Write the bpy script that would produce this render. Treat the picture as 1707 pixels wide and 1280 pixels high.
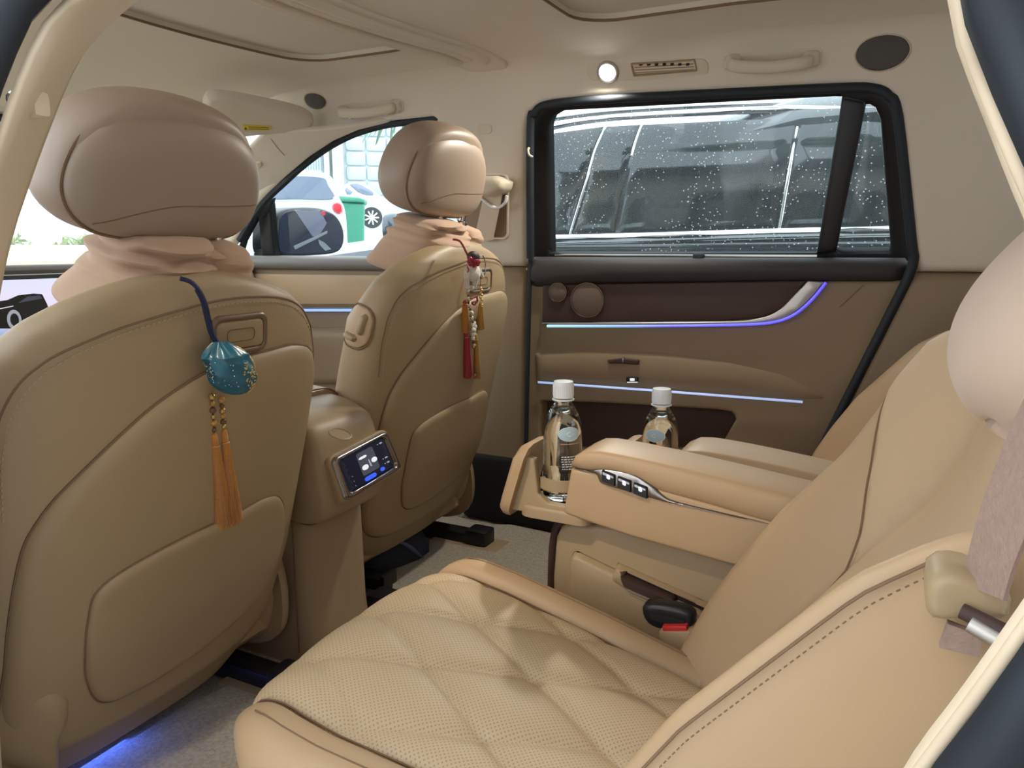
import bpy, bmesh, math, random
import numpy as np
from mathutils import Vector, Matrix
from mathutils.geometry import delaunay_2d_cdt
random.seed(7)
# ------------------------------------------------------------------ scene, camera, light
for o in list(bpy.data.objects): bpy.data.objects.remove(o)
scn = bpy.context.scene
C = scn.collection
# X = towards the rear of the car, Y = across to the passenger side, Z up, 0 = cabin floor pan
F_PX = 1250.0; YAW = math.radians(26.7); PITCH = math.radians(10.4); EYE = np.array([0, 0, 0.80])
FW = np.array([-math.sin(YAW)*math.cos(PITCH), math.cos(YAW)*math.cos(PITCH), -math.sin(PITCH)])
RT = np.array([math.cos(YAW), math.sin(YAW), 0.0]); UP = np.cross(RT, FW)
cam_d = bpy.data.cameras.new('camera'); cam = bpy.data.objects.new('camera', cam_d); C.objects.link(cam)
cam.matrix_world = Matrix(((RT[0], UP[0], -FW[0], EYE[0]), (RT[1], UP[1], -FW[1], EYE[1]), (RT[2], UP[2], -FW[2], EYE[2]), (0, 0, 0, 1)))
cam_d.sensor_fit = 'HORIZONTAL'; cam_d.sensor_width = 36; cam_d.lens = 36*F_PX/1707.0; cam_d.clip_start = 0.01
scn.camera = cam
scn.view_settings.view_transform = 'Standard'; scn.view_settings.look = 'None'
scn.view_settings.gamma = 1; scn.view_settings.use_curve_mapping = False
scn.view_settings.exposure = 0.90
w = bpy.data.worlds.new('overcast_sky'); scn.world = w; w.use_nodes = True
wn = w.node_tree.nodes; wl = w.node_tree.links
bg = wn['Background']; bg.inputs['Color'].default_value = (0.86, 0.93, 1.0, 1); bg.inputs['Strength'].default_value = 2.3

def lamp(name, kind, loc, power, color, size=.05, target=None, spot=None, blend=.6, parent=None):
    d = bpy.data.lights.new(name, kind); d.energy = power; d.color = color
    if kind == 'SPOT': d.spot_size = spot; d.spot_blend = blend; d.shadow_soft_size = size
    elif kind == 'AREA': d.size = size
    else: d.shadow_soft_size = size
    o = bpy.data.objects.new(name, d); C.objects.link(o); o.location = loc
    if target is not None: o.rotation_euler = (Vector(target)-Vector(loc)).to_track_quat('-Z', 'Y').to_euler()
    return o

# ------------------------------------------------------------------ pixel helpers (direction only)
def ray(x, y): return FW*F_PX + RT*(x-853.5) + UP*(640-y)
def onY(x, y, Y): d = ray(x, y); return EYE + d*(Y/d[1])
def onX(x, y, X): d = ray(x, y); return EYE + d*(X/d[0])
def onZ(x, y, Z): d = ray(x, y); return EYE + d*((Z-.8)/d[2])
def onP(x, y, P0, n): d = ray(x, y); n = np.array(n, float); return EYE + d*(((np.array(P0)-EYE)@n)/(d@n))

# ------------------------------------------------------------------ materials
M = {}
def nodes(name):
    m = bpy.data.materials.new(name); m.use_nodes = True; M[name] = m
    nt = m.node_tree; return m, nt, nt.nodes['Principled BSDF']
def mat(name, col, rough=.5, metal=0, bump=None, var=.0, vscale=6, spec=.5, coat=0, sheen=0, emit=None, estr=0, alpha=None):
    m, nt, b = nodes(name); N = nt.nodes; L = nt.links
    b.inputs['Base Color'].default_value = (*col, 1); b.inputs['Roughness'].default_value = rough
    b.inputs['Metallic'].default_value = metal; b.inputs['Specular IOR Level'].default_value = spec
    b.inputs['Coat Weight'].default_value = coat; b.inputs['Sheen Weight'].default_value = sheen
    tc = N.new('ShaderNodeTexCoord')
    if emit: b.inputs['Emission Color'].default_value = (*emit, 1); b.inputs['Emission Strength'].default_value = estr
    if var:
        n = N.new('ShaderNodeTexNoise'); n.inputs['Scale'].default_value = vscale; n.inputs['Detail'].default_value = 4
        L.new(tc.outputs['Object'], n.inputs['Vector'])
        r = N.new('ShaderNodeMix'); r.data_type = 'RGBA'
        r.inputs[6].default_value = (*[c*(1-var) for c in col], 1); r.inputs[7].default_value = (*[min(1, c*(1+var)) for c in col], 1)
        L.new(n.outputs['Fac'], r.inputs[0]); L.new(r.outputs[2], b.inputs['Base Color'])
    if bump:
        kind, sc, st, dist = bump
        if kind == 'noise': t = N.new('ShaderNodeTexNoise'); t.inputs['Detail'].default_value = 3; out = t.outputs['Fac']
        else: t = N.new('ShaderNodeTexVoronoi'); out = t.outputs['Distance']
        t.inputs['Scale'].default_value = sc; L.new(tc.outputs['Object'], t.inputs['Vector'])
        bp = N.new('ShaderNodeBump'); bp.inputs['Strength'].default_value = st; bp.inputs['Distance'].default_value = dist
        L.new(out, bp.inputs['Height']); L.new(bp.outputs['Normal'], b.inputs['Normal'])
    return m
LEA = (0.47, 0.315, 0.18)
mat('leather', LEA, .46, bump=('voronoi', 900, .12, .0006), var=.05, vscale=5, spec=.4)
mat('leather_pale', (0.56, 0.40, 0.25), .5, bump=('voronoi', 900, .12, .0006), var=.04, vscale=5, spec=.35)
mat('shell', (0.37, 0.265, 0.15), .5, bump=('voronoi', 700, .1, .0005), var=.05, spec=.4)
mat('head_leather', (0.33, 0.245, 0.18), .45, bump=('voronoi', 900, .1, .0005), var=.04, spec=.4)
mat('seam', (0.20, 0.12, 0.065), .8)  # seam colour, also used for painted shade lines in creases
mat('thread', (0.46, 0.34, 0.21), .8)
mat('lip', (0.64, 0.51, 0.36), .6, spec=.3)
mat('pillow_cloth', (0.66, 0.50, 0.385), .85, bump=('noise', 600, .15, .0008), var=.05, spec=.2, sheen=.2)
mat('headliner', (0.67, 0.595, 0.49), .95, bump=('noise', 900, .25, .0006), var=.03, spec=.1)
mat('shade_cloth', (0.64, 0.58, 0.50), .95, bump=('noise', 700, .2, .0005), spec=.1)
mat('trim_cream', (0.62, 0.54, 0.42), .7, bump=('voronoi', 600, .06, .0004), spec=.3)
mat('trim_tan', (0.27, 0.195, 0.12), .6, bump=('voronoi', 600, .1, .0005), var=.04, spec=.3)
mat('tan_plastic', (0.37, 0.265, 0.155), .45, bump=('voronoi', 800, .05, .0003), spec=.4)
mat('grey_trim', (0.20, 0.18, 0.165), .55, spec=.35)
mat('black_plastic', (0.012, 0.012, 0.014), .38, spec=.4)
mat('black_soft', (0.016, 0.014, 0.014), .75, bump=('noise', 300, .1, .0004), spec=.25)
mat('rubber', (0.016, 0.020, 0.026), .6, spec=.35)
mat('rubber_pipe', (0.018, 0.018, 0.02), .55)
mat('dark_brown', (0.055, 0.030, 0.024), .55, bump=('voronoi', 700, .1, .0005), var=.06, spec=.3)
mat('band_dark', (0.040, 0.034, 0.034), .6, bump=('noise', 200, .05, .0004), spec=.3)
mat('aluminium', (0.45, 0.42, 0.39), .42, metal=1, var=.05, vscale=60)
mat('chrome', (0.75, 0.75, 0.77), .12, metal=1)
mat('dark_chrome', (0.30, 0.27, 0.25), .25, metal=1)
mat('fabric_wrap', (0.50, 0.33, 0.225), .8, bump=('noise', 600, .15, .0008), var=.06, spec=.2, sheen=.2)
mat('fabric_fold', (0.30, 0.17, 0.10), .85)
mat('carpet', (0.47, 0.42, 0.33), 1.0, bump=('noise', 420, .9, .004), var=.45, vscale=160, spec=.05)
mat('mat_black', (0.01, 0.01, 0.012), .8)
mat('webbing', (0.33, 0.225, 0.18), .75, bump=('noise', 500, .6, .0012), var=.18, vscale=220, spec=.2)
mat('webbing_cream', (0.60, 0.50, 0.38), .8, spec=.2)
mat('red_plastic', (0.55, 0.03, 0.03), .4)
mat('white_plastic', (0.78, 0.79, 0.80), .4)
mat('speaker_mesh', (0.085, 0.078, 0.072), .6, metal=.3, bump=('voronoi', 800, .6, .0008))
mat('speaker_brown', (0.14, 0.095, 0.075), .55, metal=.3, bump=('voronoi', 800, .6, .0008))
mat('glow_white', (.9, .95, 1), .4, emit=(.92, .97, 1), estr=14)
mat('glow_line', (.3, .4, .8), .4, emit=(.25, .42, 1.0), estr=.5)
mat('screen_black', (0.008, 0.009, 0.014), .12, emit=(.02, .022, .045), estr=.2)
mat('ui_panel', (.03, .03, .04), .3, emit=(.05, .055, .075), estr=.5)
mat('ui_white', (.6, .6, .62), .3, emit=(.80, .80, .84), estr=.42)
mat('ui_blue', (.05, .1, .6), .3, emit=(.02, .08, .75), estr=.6)
mat('ui_grey', (.2, .2, .24), .3, emit=(.30, .31, .36), estr=.5)
mat('teal_satin', (0.004, 0.10, 0.16), .3, bump=('noise', 120, .3, .001), var=.3, vscale=60, spec=.8)
mat('gold', (0.72, 0.50, 0.20), .3, metal=.9, bump=('noise', 700, .8, .001))
mat('gold_bead', (0.55, 0.38, 0.12), .25, metal=.6)
mat('brown_bead', (0.16, 0.08, 0.03), .25)
mat('amber_bead', (0.50, 0.28, 0.06), .2)
mat('cord_navy', (0.007, 0.011, 0.055), .6)
mat('cord_red', (0.22, 0.02, 0.02), .6)
mat('tassel_orange', (0.56, 0.22, 0.025), .55, sheen=.4, var=.3, vscale=300)
mat('tassel_red', (0.42, 0.012, 0.03), .6, sheen=.3, var=.25, vscale=300)
mat('tassel_gold', (0.50, 0.28, 0.06), .6, sheen=.3, var=.25, vscale=300)
mat('plush_white', (0.68, 0.60, 0.50), .9, bump=('noise', 300, .5, .002), sheen=.4)
mat('charm_red', (0.32, 0.012, 0.03), .4)
mat('charm_dark', (0.05, 0.02, 0.015), .6)
mat('pearl', (0.72, 0.66, 0.56), .2, coat=.5)
mat('navy_bag', (0.025, 0.033, 0.062), .7, bump=('noise', 300, .4, .001))
mat('navy_bag_glow', (0.16, 0.18, 0.36), .75)  # blue footwell glow on the bag's edges, put into the colour
mat('yellow_label', (0.72, 0.55, 0.03), .6)
mat('white_label', (0.62, 0.60, 0.56), .7)
mat('ink', (0.03, 0.03, 0.03), .8)
mat('label_blue', (0.42, 0.55, 0.62), .45)
mat('label_white', (0.75, 0.78, 0.80), .5)
mat('label_black', (0.02, 0.02, 0.022), .5)
mat('label_copper', (0.55, 0.36, 0.25), .5)
# outside
mat('black_paint', (0.010, 0.012, 0.015), .12, coat=1.0, spec=.6)
mat('tinted_glass', (0.012, 0.016, 0.018), .06, spec=.8)
mat('white_paint', (0.58, 0.64, 0.66), .3, coat=.5)
mat('car_glass', (0.16, 0.20, 0.28), .08, spec=.8)
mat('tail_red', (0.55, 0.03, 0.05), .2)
mat('tyre', (0.03, 0.035, 0.04), .7)
mat('green_bin', (0.04, 0.25, 0.16), .45)
mat('pale_wall', (0.40, 0.46, 0.49), .8, var=.06, vscale=1.5)
mat('wall_joint', (0.38, 0.46, 0.50), .9)
mat('blue_black_paint', (0.05, 0.07, 0.10), .2, coat=1.0)
mat('mirror_tint', (0.02, 0.026, 0.045), .3, spec=.3)
mat('patch_lilac', (0.16, 0.17, 0.24), .3)
mat('patch_grey', (0.22, 0.24, 0.28), .3)
mat('glow_blue', (.1, .15, 1), .4, emit=(.08, .16, 1.0), estr=3)
mat('bronze_plastic', (0.20, 0.14, 0.09), .35, metal=.3)
mat('blocker_grey', (0.20, 0.185, 0.165), .9, var=.1, vscale=2)  # for the unseen wall added to cut near-side daylight
mat('white_wall', (0.55, 0.57, 0.53), .9, var=.2, vscale=.8)
mat('shutter_blue', (0.30, 0.40, 0.52), .6)
mat('shutter_pale', (0.62, 0.68, 0.78), .6)
mat('asphalt', (0.58, 0.58, 0.56), .9, var=.1, vscale=3)
mat('palm', (0.10, 0.20, 0.14), .6)
mat('shrub', (0.22, 0.30, 0.12), .8, var=.3, vscale=8)
def led(name, p0, p1, stops, strength):
    m, nt, b = nodes(name); N = nt.nodes; L = nt.links
    tc = N.new('ShaderNodeTexCoord'); sx = N.new('ShaderNodeSeparateXYZ'); mr = N.new('ShaderNodeMapRange'); cr = N.new('ShaderNodeValToRGB')
    L.new(tc.outputs['Object'], sx.inputs[0]); L.new(sx.outputs['X'], mr.inputs['Value'])
    mr.inputs['From Min'].default_value = p0; mr.inputs['From Max'].default_value = p1; L.new(mr.outputs['Result'], cr.inputs['Fac'])
    e = cr.color_ramp.elements
    e[0].position = stops[0][0]; e[0].color = (*stops[0][1], 1); e[1].position = stops[-1][0]; e[1].color = (*stops[-1][1], 1)
    for s in stops[1:-1]: q = e.new(s[0]); q.color = (*s[1], 1)
    L.new(cr.outputs['Color'], b.inputs['Emission Color']); b.inputs['Emission Strength'].default_value = strength
    b.inputs['Base Color'].default_value = (.3, .35, .6, 1)
led('led_door', -.80, -.13, [(0, (.45, .85, .9)), (.3, (.22, .45, .75)), (.5, (.08, .10, .85)), (1, (.06, .02, .95))], .48)
led('led_low', -.83, -.16, [(0, (.25, .36, .60)), (.5, (.40, .52, .85)), (1, (.28, .38, .62))], .55)
def glass(name, tint, gloss=.1, specks=False):
    m, nt, b = nodes(name); N = nt.nodes; L = nt.links; N.remove(b)
    out = N['Material Output']; tr = N.new('ShaderNodeBsdfTransparent'); tr.inputs['Color'].default_value = (*tint, 1)
    gl = N.new('ShaderNodeBsdfGlossy'); gl.inputs['Roughness'].default_value = .02
    lw = N.new('ShaderNodeLayerWeight'); lw.inputs['Blend'].default_value = .5; pw_ = N.new('ShaderNodeMath'); pw_.operation = 'POWER'; pw_.inputs[1].default_value = 5
    L.new(lw.outputs['Facing'], pw_.inputs[0]); fr = N.new('ShaderNodeMath'); fr.operation = 'MULTIPLY_ADD'; fr.inputs[1].default_value = .8; fr.inputs[2].default_value = .035; L.new(pw_.outputs[0], fr.inputs[0]); mx = N.new('ShaderNodeMixShader')
    L.new(fr.outputs[0], mx.inputs[0]); L.new(tr.outputs[0], mx.inputs[1]); L.new(gl.outputs[0], mx.inputs[2])
    last = mx
    if specks:
        tc = N.new('ShaderNodeTexCoord'); v = N.new('ShaderNodeTexVoronoi'); v.inputs['Scale'].default_value = 95
        n = N.new('ShaderNodeTexNoise'); n.inputs['Scale'].default_value = 9; n.inputs['Detail'].default_value = 5
        L.new(tc.outputs['Object'], v.inputs['Vector']); L.new(tc.outputs['Object'], n.inputs['Vector'])
        lt = N.new('ShaderNodeMath'); lt.operation = 'LESS_THAN'; lt.inputs[1].default_value = .14; L.new(v.outputs['Distance'], lt.inputs[0])
        gt = N.new('ShaderNodeMath'); gt.operation = 'GREATER_THAN'; gt.inputs[1].default_value = .46; L.new(n.outputs['Fac'], gt.inputs[0])
        mu = N.new('ShaderNodeMath'); mu.operation = 'MULTIPLY'; L.new(lt.outputs[0], mu.inputs[0]); L.new(gt.outputs[0], mu.inputs[1])
        sc = N.new('ShaderNodeMath'); sc.operation = 'MULTIPLY'; sc.inputs[1].default_value = .45; L.new(mu.outputs[0], sc.inputs[0])
        ad = N.new('ShaderNodeMath'); ad.operation = 'ADD'; ad.inputs[1].default_value = .02; L.new(sc.outputs[0], ad.inputs[0])
        df = N.new('ShaderNodeBsdfTranslucent'); df.inputs['Color'].default_value = (.75, .8, .82, 1)
        m2 = N.new('ShaderNodeMixShader'); L.new(ad.outputs[0], m2.inputs[0]); L.new(mx.outputs[0], m2.inputs[1]); L.new(df.outputs[0], m2.inputs[2]); last = m2
    L.new(last.outputs[0], out.inputs['Surface'])
glass('window_glass', (.92, .96, .96)); glass('wet_glass', (.80, .86, .86), specks=True)
def clear(name, ior, col):
    m, nt, b = nodes(name); b.inputs['Transmission Weight'].default_value = 1; b.inputs['IOR'].default_value = ior
    b.inputs['Roughness'].default_value = .02; b.inputs['Base Color'].default_value = (*col, 1)
clear('bottle_pet', 1.33, (.97, .98, .97))
def perforated():
    m, nt, b = nodes('leather_perf'); N = nt.nodes; L = nt.links
    tc = N.new('ShaderNodeTexCoord'); mp = N.new('ShaderNodeMapping'); mp.inputs['Rotation'].default_value[2] = math.radians(45)
    mp.inputs['Scale'].default_value = (250, 250, 0); L.new(tc.outputs['Object'], mp.inputs['Vector'])
    fr = N.new('ShaderNodeVectorMath'); fr.operation = 'FRACTION'; L.new(mp.outputs[0], fr.inputs[0])
    di = N.new('ShaderNodeVectorMath'); di.operation = 'DISTANCE'; di.inputs[1].default_value = (.5, .5, 0); L.new(fr.outputs[0], di.inputs[0])
    ss = N.new('ShaderNodeMapRange'); ss.inputs['From Min'].default_value = .17; ss.inputs['From Max'].default_value = .27; L.new(di.outputs['Value'], ss.inputs['Value'])
    mx = N.new('ShaderNodeMix'); mx.data_type = 'RGBA'; mx.inputs[6].default_value = (.40, .28, .165, 1); mx.inputs[7].default_value = (0.58, 0.43, 0.265, 1)
    L.new(ss.outputs[0], mx.inputs[0]); L.new(mx.outputs[2], b.inputs['Base Color'])
    bp = N.new('ShaderNodeBump'); bp.inputs['Strength'].default_value = .35; bp.inputs['Distance'].default_value = .0006
    L.new(ss.outputs[0], bp.inputs['Height']); L.new(bp.outputs[0], b.inputs['Normal']); b.inputs['Roughness'].default_value = .5
perforated()

# ------------------------------------------------------------------ object helpers
def tag(o, label=None, cat=None, group=None, kind=None):
    if label: o['label'] = label
    if cat: o['category'] = cat
    if group: o['group'] = group
    if kind: o['kind'] = kind
    return o
def thing(name, label, cat, loc=(0, 0, 0), group=None, kind=None):
    o = bpy.data.objects.new(name, None); C.objects.link(o); o.location = loc; o.empty_display_size = .05
    return tag(o, label, cat, group, kind)
def put(name, me, material, parent=None, label=None):
    o = bpy.data.objects.new(name, me); C.objects.link(o)
    if material: me.materials.append(M[material])
    if parent is not None:
        o.parent = parent
        p = parent; off = Vector((0, 0, 0))
        while p is not None: off += p.location; p = p.parent
        if parent.type == 'EMPTY': o.matrix_parent_inverse = Matrix.Translation(-off)
    if label: o['label'] = label
    return o
def mesh(name, verts, faces, material, parent=None, smooth=True, label=None, fix=True, sharp=None):
    me = bpy.data.meshes.new(name)
    me.from_pydata([tuple(map(float, v)) for v in verts], [], [tuple(int(i) for i in f) for f in faces])
    if fix:
        bm = bmesh.new(); bm.from_mesh(me); bmesh.ops.remove_doubles(bm, verts=bm.verts, dist=1e-6)
        bmesh.ops.recalc_face_normals(bm, faces=bm.faces); bm.to_mesh(me); bm.free()
    if smooth: me.polygons.foreach_set('use_smooth', [True]*len(me.polygons))
    if sharp: 
        try: me.set_sharp_from_angle(angle=math.radians(sharp))
        except Exception: pass
    return put(name, me, material, parent, label)
def catmull(pts, n=8, closed=False):
    P = np.array(pts, float); k = len(P); out = []
    for i in range(k if closed else k-1):
        if closed: a, b, c, d = P[(i-1) % k], P[i], P[(i+1) % k], P[(i+2) % k]
        else: a, b, c, d = P[max(i-1, 0)], P[i], P[i+1], P[min(i+2, k-1)]
        for j in range(n):
            t = j/n
            out.append(.5*((2*b)+(-a+c)*t+(2*a-5*b+4*c-d)*t*t+(-a+3*b-3*c+d)*t**3))
    if not closed: out.append(P[-1])
    return np.array(out)
def resample(P, step, closed=True, n=None):
    P = np.array(P, float); Q = np.vstack([P, P[:1]]) if closed else P
    s = np.r_[0, np.cumsum(np.linalg.norm(np.diff(Q, axis=0), axis=1))]
    if n is None: n = max(6, int(round(s[-1]/step)))
    t = np.linspace(0, s[-1], n, endpoint=not closed)
    return np.stack([np.interp(t, s, Q[:, i]) for i in range(Q.shape[1])], 1)
def rrect(x0, x1, y0, y1, r, n=6):
    out = []
    for cx, cy, a0 in ((x1-r, y1-r, 0), (x0+r, y1-r, 90), (x0+r, y0+r, 180), (x1-r, y0+r, 270)):
        for i in range(n+1):
            a = math.radians(a0+90*i/n); out.append((cx+r*math.cos(a), cy+r*math.sin(a)))
    return out
def circle(cx, cy, rx, ry=None, n=32):
    ry = ry or rx
    return [(cx+rx*math.cos(2*math.pi*i/n), cy+ry*math.sin(2*math.pi*i/n)) for i in range(n)]
def inside(pts, poly):
    x, y = pts[:, 0], pts[:, 1]; c = np.zeros(len(pts), bool); P = np.array(poly); j = len(P)-1
    for i in range(len(P)):
        xi, yi = P[i]; xj, yj = P[j]
        if yi != yj:
            c ^= ((yi > y) != (yj > y)) & (x < (xj-xi)*(y-yi)/(yj-yi)+xi)
        j = i
    return c
def dist(pts, loops):
    d = np.full(len(pts), 1e9)
    for P in loops:
        A = P; B = np.roll(P, -1, 0)
        for k in range(0, len(A), 200):
            a = A[k:k+200]; ab = (B[k:k+200]-a); L2 = (ab**2).sum(1)+1e-18
            ap = pts[:, None, :]-a[None]; t = np.clip((ap*ab[None]).sum(2)/L2, 0, 1)
            d = np.minimum(d, np.sqrt(((ap-t[..., None]*ab[None])**2).sum(2)).min(1))
    return d
def pad(name, poly, fn, material, parent=None, h=.01, r=.01, back=.01, step=.02, bstep=None, holes=(), hf=None, smooth=True, label=None, hr=True, sharp=None):
    """filled outline on a surface: raised by h with an edge rounded over r; closed below by 'back'"""
    bstep = bstep or max(min(step, r*1.1), .0015)
    loops = [resample(poly, bstep)] + [resample(q, bstep) for q in holes]
    pts = []; E = []
    for P in loops:
        k = len(pts); pts += list(P); E += [(k+i, k+(i+1) % len(P)) for i in range(len(P))]
    nb = len(pts)
    inner = []
    use = loops if hr else loops[:1]
    for P in use:
        T = np.roll(P, -1, 0)-np.roll(P, 1, 0); T /= np.linalg.norm(T, axis=1)[:, None]+1e-12
        Nn = np.stack([-T[:, 1], T[:, 0]], 1)
        for f in (.12, .35, .65, 1.0):
            for sg in (1, -1):
                Q = P+Nn*sg*f*r; Q = Q[inside(Q, loops[0])]
                for hl in loops[1:]: Q = Q[~inside(Q, hl)]
                if len(Q):
                    dd = dist(Q, loops); Q = Q[dd > f*r*.93]
                    inner += list(Q)
    lo = loops[0].min(0); hi = loops[0].max(0)
    gx = np.arange(lo[0], hi[0], step); gy = np.arange(lo[1], hi[1], step*.87)
    if len(gx)*len(gy) > 0:
        G = np.array([(x+(step/2 if j % 2 else 0), y) for j, y in enumerate(gy) for x in gx])
        G = G[inside(G, loops[0])]
        for hl in loops[1:]: 
            if len(G): G = G[~inside(G, hl)]
        if len(G): G = G[dist(G, loops) > r*1.15+step*.3]; inner += list(G)
    allp = [Vector((p[0], p[1])) for p in pts+inner]
    vs, es, fs, *_ = delaunay_2d_cdt(allp, E, [], 0, 1e-7)
    V = np.array([(v.x, v.y) for v in vs]); cen = np.array([V[list(f)].mean(0) for f in fs])
    ok = inside(cen, loops[0])
    for hl in loops[1:]: ok &= ~inside(cen, hl)
    fs = [tuple(f) for f, k in zip(fs, ok) if k]
    d = dist(V, use); q = np.clip(d/r, 0, 1); H = h*np.sqrt(np.clip(1-(1-q)**2, 0, 1))
    if hf is not None: H = H + hf(V, d)
    top = [fn(V[i][0], V[i][1], H[i]) for i in range(len(V))]
    bot = [fn(V[i][0], V[i][1], -back) for i in range(len(V))]
    n = len(V); cnt = {}
    for f in fs:
        for a, b in zip(f, f[1:]+f[:1]):
            if (b, a) in cnt: cnt.pop((b, a))
            else: cnt[(a, b)] = 1
    faces = list(fs)+[tuple(n+i for i in reversed(f)) for f in fs]+[(b, a, n+a, n+b) for a, b in cnt]
    used = sorted({i for f in faces for i in f}); mp = {i: k for k, i in enumerate(used)}; VV = top+bot
    return mesh(name, [VV[i] for i in used], [tuple(mp[i] for i in f) for f in faces], material, parent, smooth, label, sharp=sharp or 50)
def frame(P0, ua, ub, un):
    P0 = np.array(P0, float); ua = np.array(ua, float); ub = np.array(ub, float); un = np.array(un, float)
    return lambda a, b, h: P0+ua*a+ub*b+un*h
def loft(name, rings, material, parent=None, caps=True, smooth=True, label=None, sharp=45, closed=False):
    k = len(rings[0]); V = [p for r in rings for p in r]; Fc = []
    R = len(rings)
    for i in range(R if closed else R-1):
        j = (i+1) % R
        for a in range(k):
            b = (a+1) % k; Fc.append((i*k+a, i*k+b, j*k+b, j*k+a))
    if caps and not closed:
        Fc.append(tuple(reversed(range(k)))); Fc.append(tuple((R-1)*k+a for a in range(k)))
    return mesh(name, V, Fc, material, parent, smooth, label, sharp=sharp)
def tube(name, pts, rad, material, parent=None, n=8, sm=0, closed=False, label=None, flat=1.0, upv=None):
    P = np.array(pts, float)
    if sm: P = catmull(P, sm, closed)
    R = np.interp(np.linspace(0, 1, len(P)), np.linspace(0, 1, len(rad)), rad) if hasattr(rad, '__len__') else np.full(len(P), rad)
    T = np.gradient(P, axis=0) if not closed else np.roll(P, -1, 0)-np.roll(P, 1, 0)
    T /= np.linalg.norm(T, axis=1)[:, None]+1e-12
    u = np.array(upv if upv is not None else ((0, 0, 1) if abs(T[0][2]) < .9 else (1, 0, 0)), float); rings = []
    for p, t, r in zip(P, T, R):
        u = u-t*(u@t); u /= np.linalg.norm(u)+1e-12; v = np.cross(t, u)
        rings.append([p+(u*math.cos(a)*flat+v*math.sin(a))*r for a in np.linspace(0, 2*math.pi, n, endpoint=False)])
        if upv is not None: u = np.array(upv, float)
    return loft(name, rings, material, parent, True, True, label, closed=closed)
def lathe(name, prof, c, material, parent=None, n=32, axis=(0, 0, 1), label=None, cap=True):
    ax = np.array(axis, float); ax /= np.linalg.norm(ax)
    e1 = np.cross(ax, (1, 0, 0) if abs(ax[0]) < .9 else (0, 1, 0)); e1 /= np.linalg.norm(e1); e2 = np.cross(ax, e1)
    rings = [[np.array(c)+ax*z+(e1*math.cos(t)+e2*math.sin(t))*max(r, 1e-5) for t in np.linspace(0, 2*math.pi, n, endpoint=False)] for r, z in prof]
    return loft(name, rings, material, parent, cap, True, label, sharp=40)
def box(name, c, s, material, parent=None, bev=.004, rot=None, seg=2, label=None):
    bm = bmesh.new(); bmesh.ops.create_cube(bm, size=1)
    bmesh.ops.scale(bm, vec=s, verts=bm.verts)
    if bev: bmesh.ops.bevel(bm, geom=bm.edges[:], offset=min(bev, min(s)*.45), segments=seg, affect='EDGES', profile=.6)
    if rot is not None: bmesh.ops.transform(bm, matrix=rot, verts=bm.verts)
    bmesh.ops.translate(bm, vec=c, verts=bm.verts)
    me = bpy.data.meshes.new(name); bm.to_mesh(me); bm.free()
    me.polygons.foreach_set('use_smooth', [True]*len(me.polygons))
    try: me.set_sharp_from_angle(angle=math.radians(50))
    except Exception: pass
    return put(name, me, material, parent, label)
def ball(name, c, rad, material, parent=None, n=16, label=None):
    r = rad if hasattr(rad, '__len__') else (rad,)*3
    rings = []
    for i in range(n//2+1):
        a = math.pi*i/(n//2); z = -math.cos(a); q = max(math.sin(a), 1e-4)
        rings.append([(c[0]+r[0]*q*math.cos(t), c[1]+r[1]*q*math.sin(t), c[2]+r[2]*z) for t in np.linspace(0, 2*math.pi, n, endpoint=False)])
    return loft(name, rings, material, parent)
def stitches(name, pts, parent, material='thread', ln=.005, gap=.004, r=.0007):
    """one joined run of thread stitches along a path"""
    P = resample(np.array(pts, float), .001, closed=False); s = np.r_[0, np.cumsum(np.linalg.norm(np.diff(P, axis=0), axis=1))]
    V = []; Fc = []; t = 0
    while t+ln < s[-1]:
        a = np.array([np.interp(t, s, P[:, i]) for i in range(3)]); b = np.array([np.interp(t+ln, s, P[:, i]) for i in range(3)])
        d = b-a; d /= np.linalg.norm(d)+1e-9; e = np.cross(d, (0, 0, 1.0)); e /= np.linalg.norm(e)+1e-9; f = np.cross(d, e); k = len(V)
        for q in (a, b):
            for x, y in ((r, r), (-r, r), (-r, -r), (r, -r)): V.append(q+e*x+f*y)
        Fc += [(k, k+1, k+5, k+4), (k+1, k+2, k+6, k+5), (k+2, k+3, k+7, k+6), (k+3, k, k+4, k+7), (k+3, k+2, k+1, k), (k+4, k+5, k+6, k+7)]
        t += ln+gap
    o = mesh(name, V, Fc, material, parent, False, fix=False); o['kind'] = 'stuff'; return o
# ================================================================== STRUCTURE
YC = 1.06
def zc(x, y):
    d = max(0, abs(y-YC)-.45); z = 1.235-1.1*d*d
    if x < -1.35: z -= .55*(-1.35-x)**2
    if x > -.3: z -= .03*(x+.3)
    return z
Wn = np.array([0, .41, .08]); Wn = Wn/np.linalg.norm(Wn); W0 = np.array([0, 1.80, .75])      # far side trim, leaning in
def yw(z): return 1.80-.195*(z-.75) if z > .75 else 1.80
ARC0, ARCR = 1.13, .095
def wall_fn(x, z, h):
    if z <= ARC0: return np.array([x, yw(z)-h, z])
    t = min((z-ARC0)/ARCR, 1.62); yb = yw(ARC0); r_ = ARCR-h+.028
    return np.array([x, yb-.028-ARCR+r_*math.cos(t)+.0, ARC0+r_*math.sin(t)])
def pw(pts): 
    out = []
    for p in pts:
        q = onP(*p, W0, Wn)
        if q[2] < .75: q = onY(*p, 1.80)
        out.append((q[0], q[2]))
    return out
floor_ = pad('floor', [(-2.2, .30), (1.3, .30), (1.3, 1.82), (-2.2, 1.82)], lambda a, b, h: np.array([a, b, .03+h]), 'carpet', h=.0, r=.01, back=.05, step=.2)
tag(floor_, 'beige grey loop carpet floor of the cabin', kind='structure')
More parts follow.
